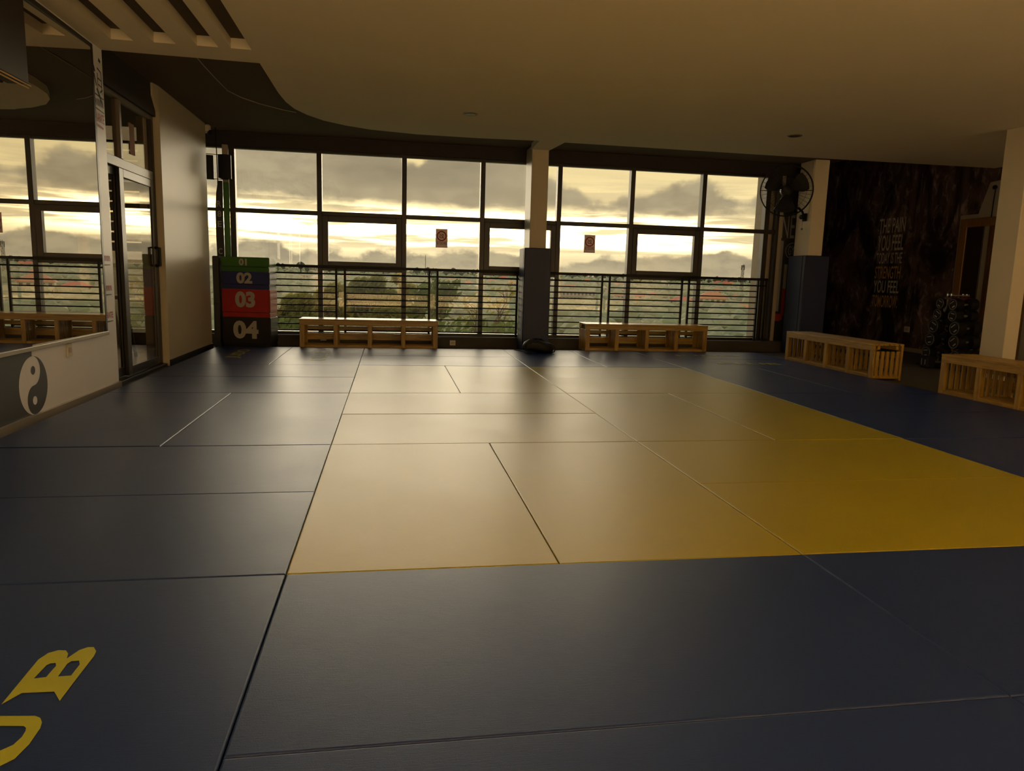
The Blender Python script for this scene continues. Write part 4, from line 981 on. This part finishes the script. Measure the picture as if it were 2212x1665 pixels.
def tree(px, base_py_top, dist, crown, leaf, label, nleaf, spread, bare=False, name='leafy_tree'):
    """crown: list of (px, py, radius in px); trunk runs down to the slope"""
    dtop = ray(px, base_py_top); p = CPOS+dtop*dist; zb = zt(p.x, p.y)
    t = thing(name, (p.x, p.y, zb), label, 'tree')
    br = MB(); cz = [CPOS+ray(a, b)*(dist+random.uniform(-1, 1)*spread) for a, b, _ in crown]
    fork = Vector((p.x, p.y, p.z-1.2))
    br.tube([(p.x, p.y, zb-.5), (p.x+.1, p.y, (zb+p.z)/2), tuple(fork)], [.22, .17, .12], 8)
    for q, (a, b, rp) in zip(cz, crown):
        mid = fork.lerp(q, .5)+Vector((random.uniform(-.3,.3), random.uniform(-.3,.3), random.uniform(.1,.4)))
        br.tube([tuple(fork), tuple(mid), tuple(q)], [.08, .045, .018], 6)
        for j in range(7 if bare else 4):
            s = mid.lerp(q, random.uniform(.1, 1)); rr = rp*dist/CF
            e = s+Vector((random.uniform(-1,1), random.uniform(-1,1), random.uniform(-.1,1)))*rr*(1.1 if bare else .7)
            br.tube([tuple(s), tuple(s.lerp(e,.5)+Vector((0,0,.08))), tuple(e)], [.02, .013, .006], 4)
    br.build('trunk', M_BARK, t)
    if nleaf:
        lf = MB(); tot = sum(r*r for _,_,r in crown)
        for q, (a, b, rp) in zip(cz, crown):
            R = rp*dist/CF
            for k in range(int(nleaf*rp*rp/tot)):
                u = Vector((random.gauss(0,1), random.gauss(0,1), random.gauss(0,1))).normalized()*R*random.random()**.45
                c = q+Vector((u.x, u.y, u.z*.8)); n1 = Vector((random.gauss(0,1), random.gauss(0,1), random.gauss(0,1))).normalized(); n2 = n1.orthogonal().normalized(); n3 = n1.cross(n2)
                s = random.uniform(.05, .13)
                lf.add([c+n2*s*1.6, c+n3*s*.6, c-n2*s*1.6, c-n3*s*.6], [(0,1,2,3)])
        lf.build('foliage', leaf, t)
    return t
random.seed(5)
tree(795, 660, 34, [(780,620,26),(812,612,22),(758,640,24),(835,640,26),(800,655,34),(770,680,32),(840,682,34),(805,705,36)], M_LEAF[0], 'tall leafy olive tree rising behind the left window bench', 5200, 2)
tree(868, 640, 36, [(862,602,16),(880,628,22),(858,662,26),(892,672,22)], M_LEAF[2], 'thin yellow-green tree right of the tall leafy tree', 1700, 2)
tree(712, 655, 32, [(700,640,22),(725,628,20),(690,670,30),(728,675,30),(705,705,36)], M_LEAF[2], 'bushy yellow-green tree over the left part of the railing', 3600, 2)
tree(645, 668, 30, [(632,655,24),(658,650,22),(625,690,34),(662,695,34),(640,722,34)], M_LEAF[0], 'bushy tree beside the jump boxes outside the window', 3600, 2)
tree(935, 690, 30, [(912,640,30),(938,625,34),(965,632,30),(900,668,26),(950,668,30),(985,610,10)], M_LEAF[1], 'half-bare tree with fine branches left of the column', 900, 2, True, 'bare_tree')
tree(1060, 712, 28, [(1030,660,36),(1075,650,40),(1105,632,30),(1015,690,26),(1090,690,24)], M_LEAF[2], 'bare slanting branches in front of the valley beside the column', 120, 1.5, True, 'bare_tree')
random.seed(9)
sh = MB()
for k in range(7000):
    px = random.uniform(606, 1120); py = random.uniform(690, 760); dd = random.uniform(24, 40)
    c = CPOS+ray(px, py)*dd; n1 = Vector((random.gauss(0,1), random.gauss(0,1), random.gauss(0,1))).normalized(); n2 = n1.orthogonal().normalized(); n3 = n1.cross(n2)
    s = random.uniform(.06, .15)
    if px > 900 and random.random() < .75: continue
    sh.add([c+n2*s*1.5, c+n3*s*.7, c-n2*s*1.5, c-n3*s*.7], [(0,1,2,3)])
tag(sh.build('undergrowth', M_LEAF[1], None), 'dense green undergrowth below the trees outside the left windows', 'undergrowth', None, 'stuff')

# masts on the skyline
p = CPOS+ray(919, 582)*1500
t = thing('radio_mast', (p.x, p.y, zt(p.x,p.y)), 'thin radio mast on the skyline left of the column', 'mast')
q = CPOS+ray(920.5, 551)*1500
MB().tube([(p.x,p.y,zt(p.x,p.y)-2),(p.x,p.y,q.z)], .55, 5).build('pole', M_STEEL, t)
p = CPOS+ray(1603, 604)*700; z1 = (CPOS+ray(1603, 570)*700).z; zb = zt(p.x,p.y)-2
t = thing('cell_tower', (p.x, p.y, zb), 'lattice phone tower on the skyline at the right end of the windows', 'tower')
for dx, dy in ((-1,-1),(1,-1),(1,1),(-1,1)):
    MB().tube([(p.x+dx*1.1,p.y+dy*1.1,zb),(p.x+dx*.7,p.y+dy*.7,z1-1)], .22, 4).build('leg', M_STEEL, t)
br = MB()
for k in range(8):
    z = zb+(z1-zb)*k/8; br.tube([(p.x-1,p.y-1,z),(p.x+1,p.y-1,z+(z1-zb)/8)], .12, 4)
br.build('brace', M_STEEL, t)
for k in range(4):
    a = k*pi/2+.3; MB().cbox(p.x+1.6*cos(a)-.35, p.x+1.6*cos(a)+.35, p.y+1.6*sin(a)-.2, p.y+1.6*sin(a)+.2, z1-5.5, z1-1.2, .05).build('antenna', M_STEEL, t)
MB().tube([(p.x,p.y,z1-3),(p.x,p.y,z1)], .15, 4).build('spike', M_STEEL, t)
# skyline hills at the right and skyline trees
hl = MB()
for (pa, pb, hp) in ((1575, 1625, 600), (1612, 1670, 598)):
    n = 14; base = []
    for i in range(n+1):
        s = i/n; px = pa+(pb-pa)*s; py = 613-(613-hp)*sin(pi*s)**.8
        f0 = CPOS+ray(px, py)*5200; base.append(f0)
    vs = [tuple(b) for b in base]+[(b.x, b.y-40, -60) for b in base]+[(b.x*1.12, b.y*1.12, -60) for b in base]
    m_ = n+1
    hl.add(vs, [(i, i+1, m_+i+1, m_+i) for i in range(n)]+[(i+1, i, 2*m_+i, 2*m_+i+1) for i in range(n)])
struct(hl, 'hills.001', mat('distant_blue_hill', (.20,.22,.20), .95, .05, .001), smooth=True)
sk = MB(); random.seed(3)
for k in range(170):
    px = random.uniform(600, 1650); hy = 571+(px-600)*.0325
    dd = random.uniform(1300, 1900); p = CPOS+ray(px, hy+5)*dd; rr = random.uniform(3, 8)
    lump(sk, (p.x, p.y, p.z+random.uniform(-3, 5)), rr)
    sk.add([(p.x-.8,p.y,p.z),(p.x+.8,p.y,p.z),(p.x+.8,p.y,p.z-25),(p.x-.8,p.y,p.z-25)], [(0,1,2,3)])
tag(sk.build('treeline', mat('skyline_trees', (.06,.07,.055), .9, .2, .1), None), 'dark row of treetops on the skyline above the railing', 'treeline', None, 'stuff')
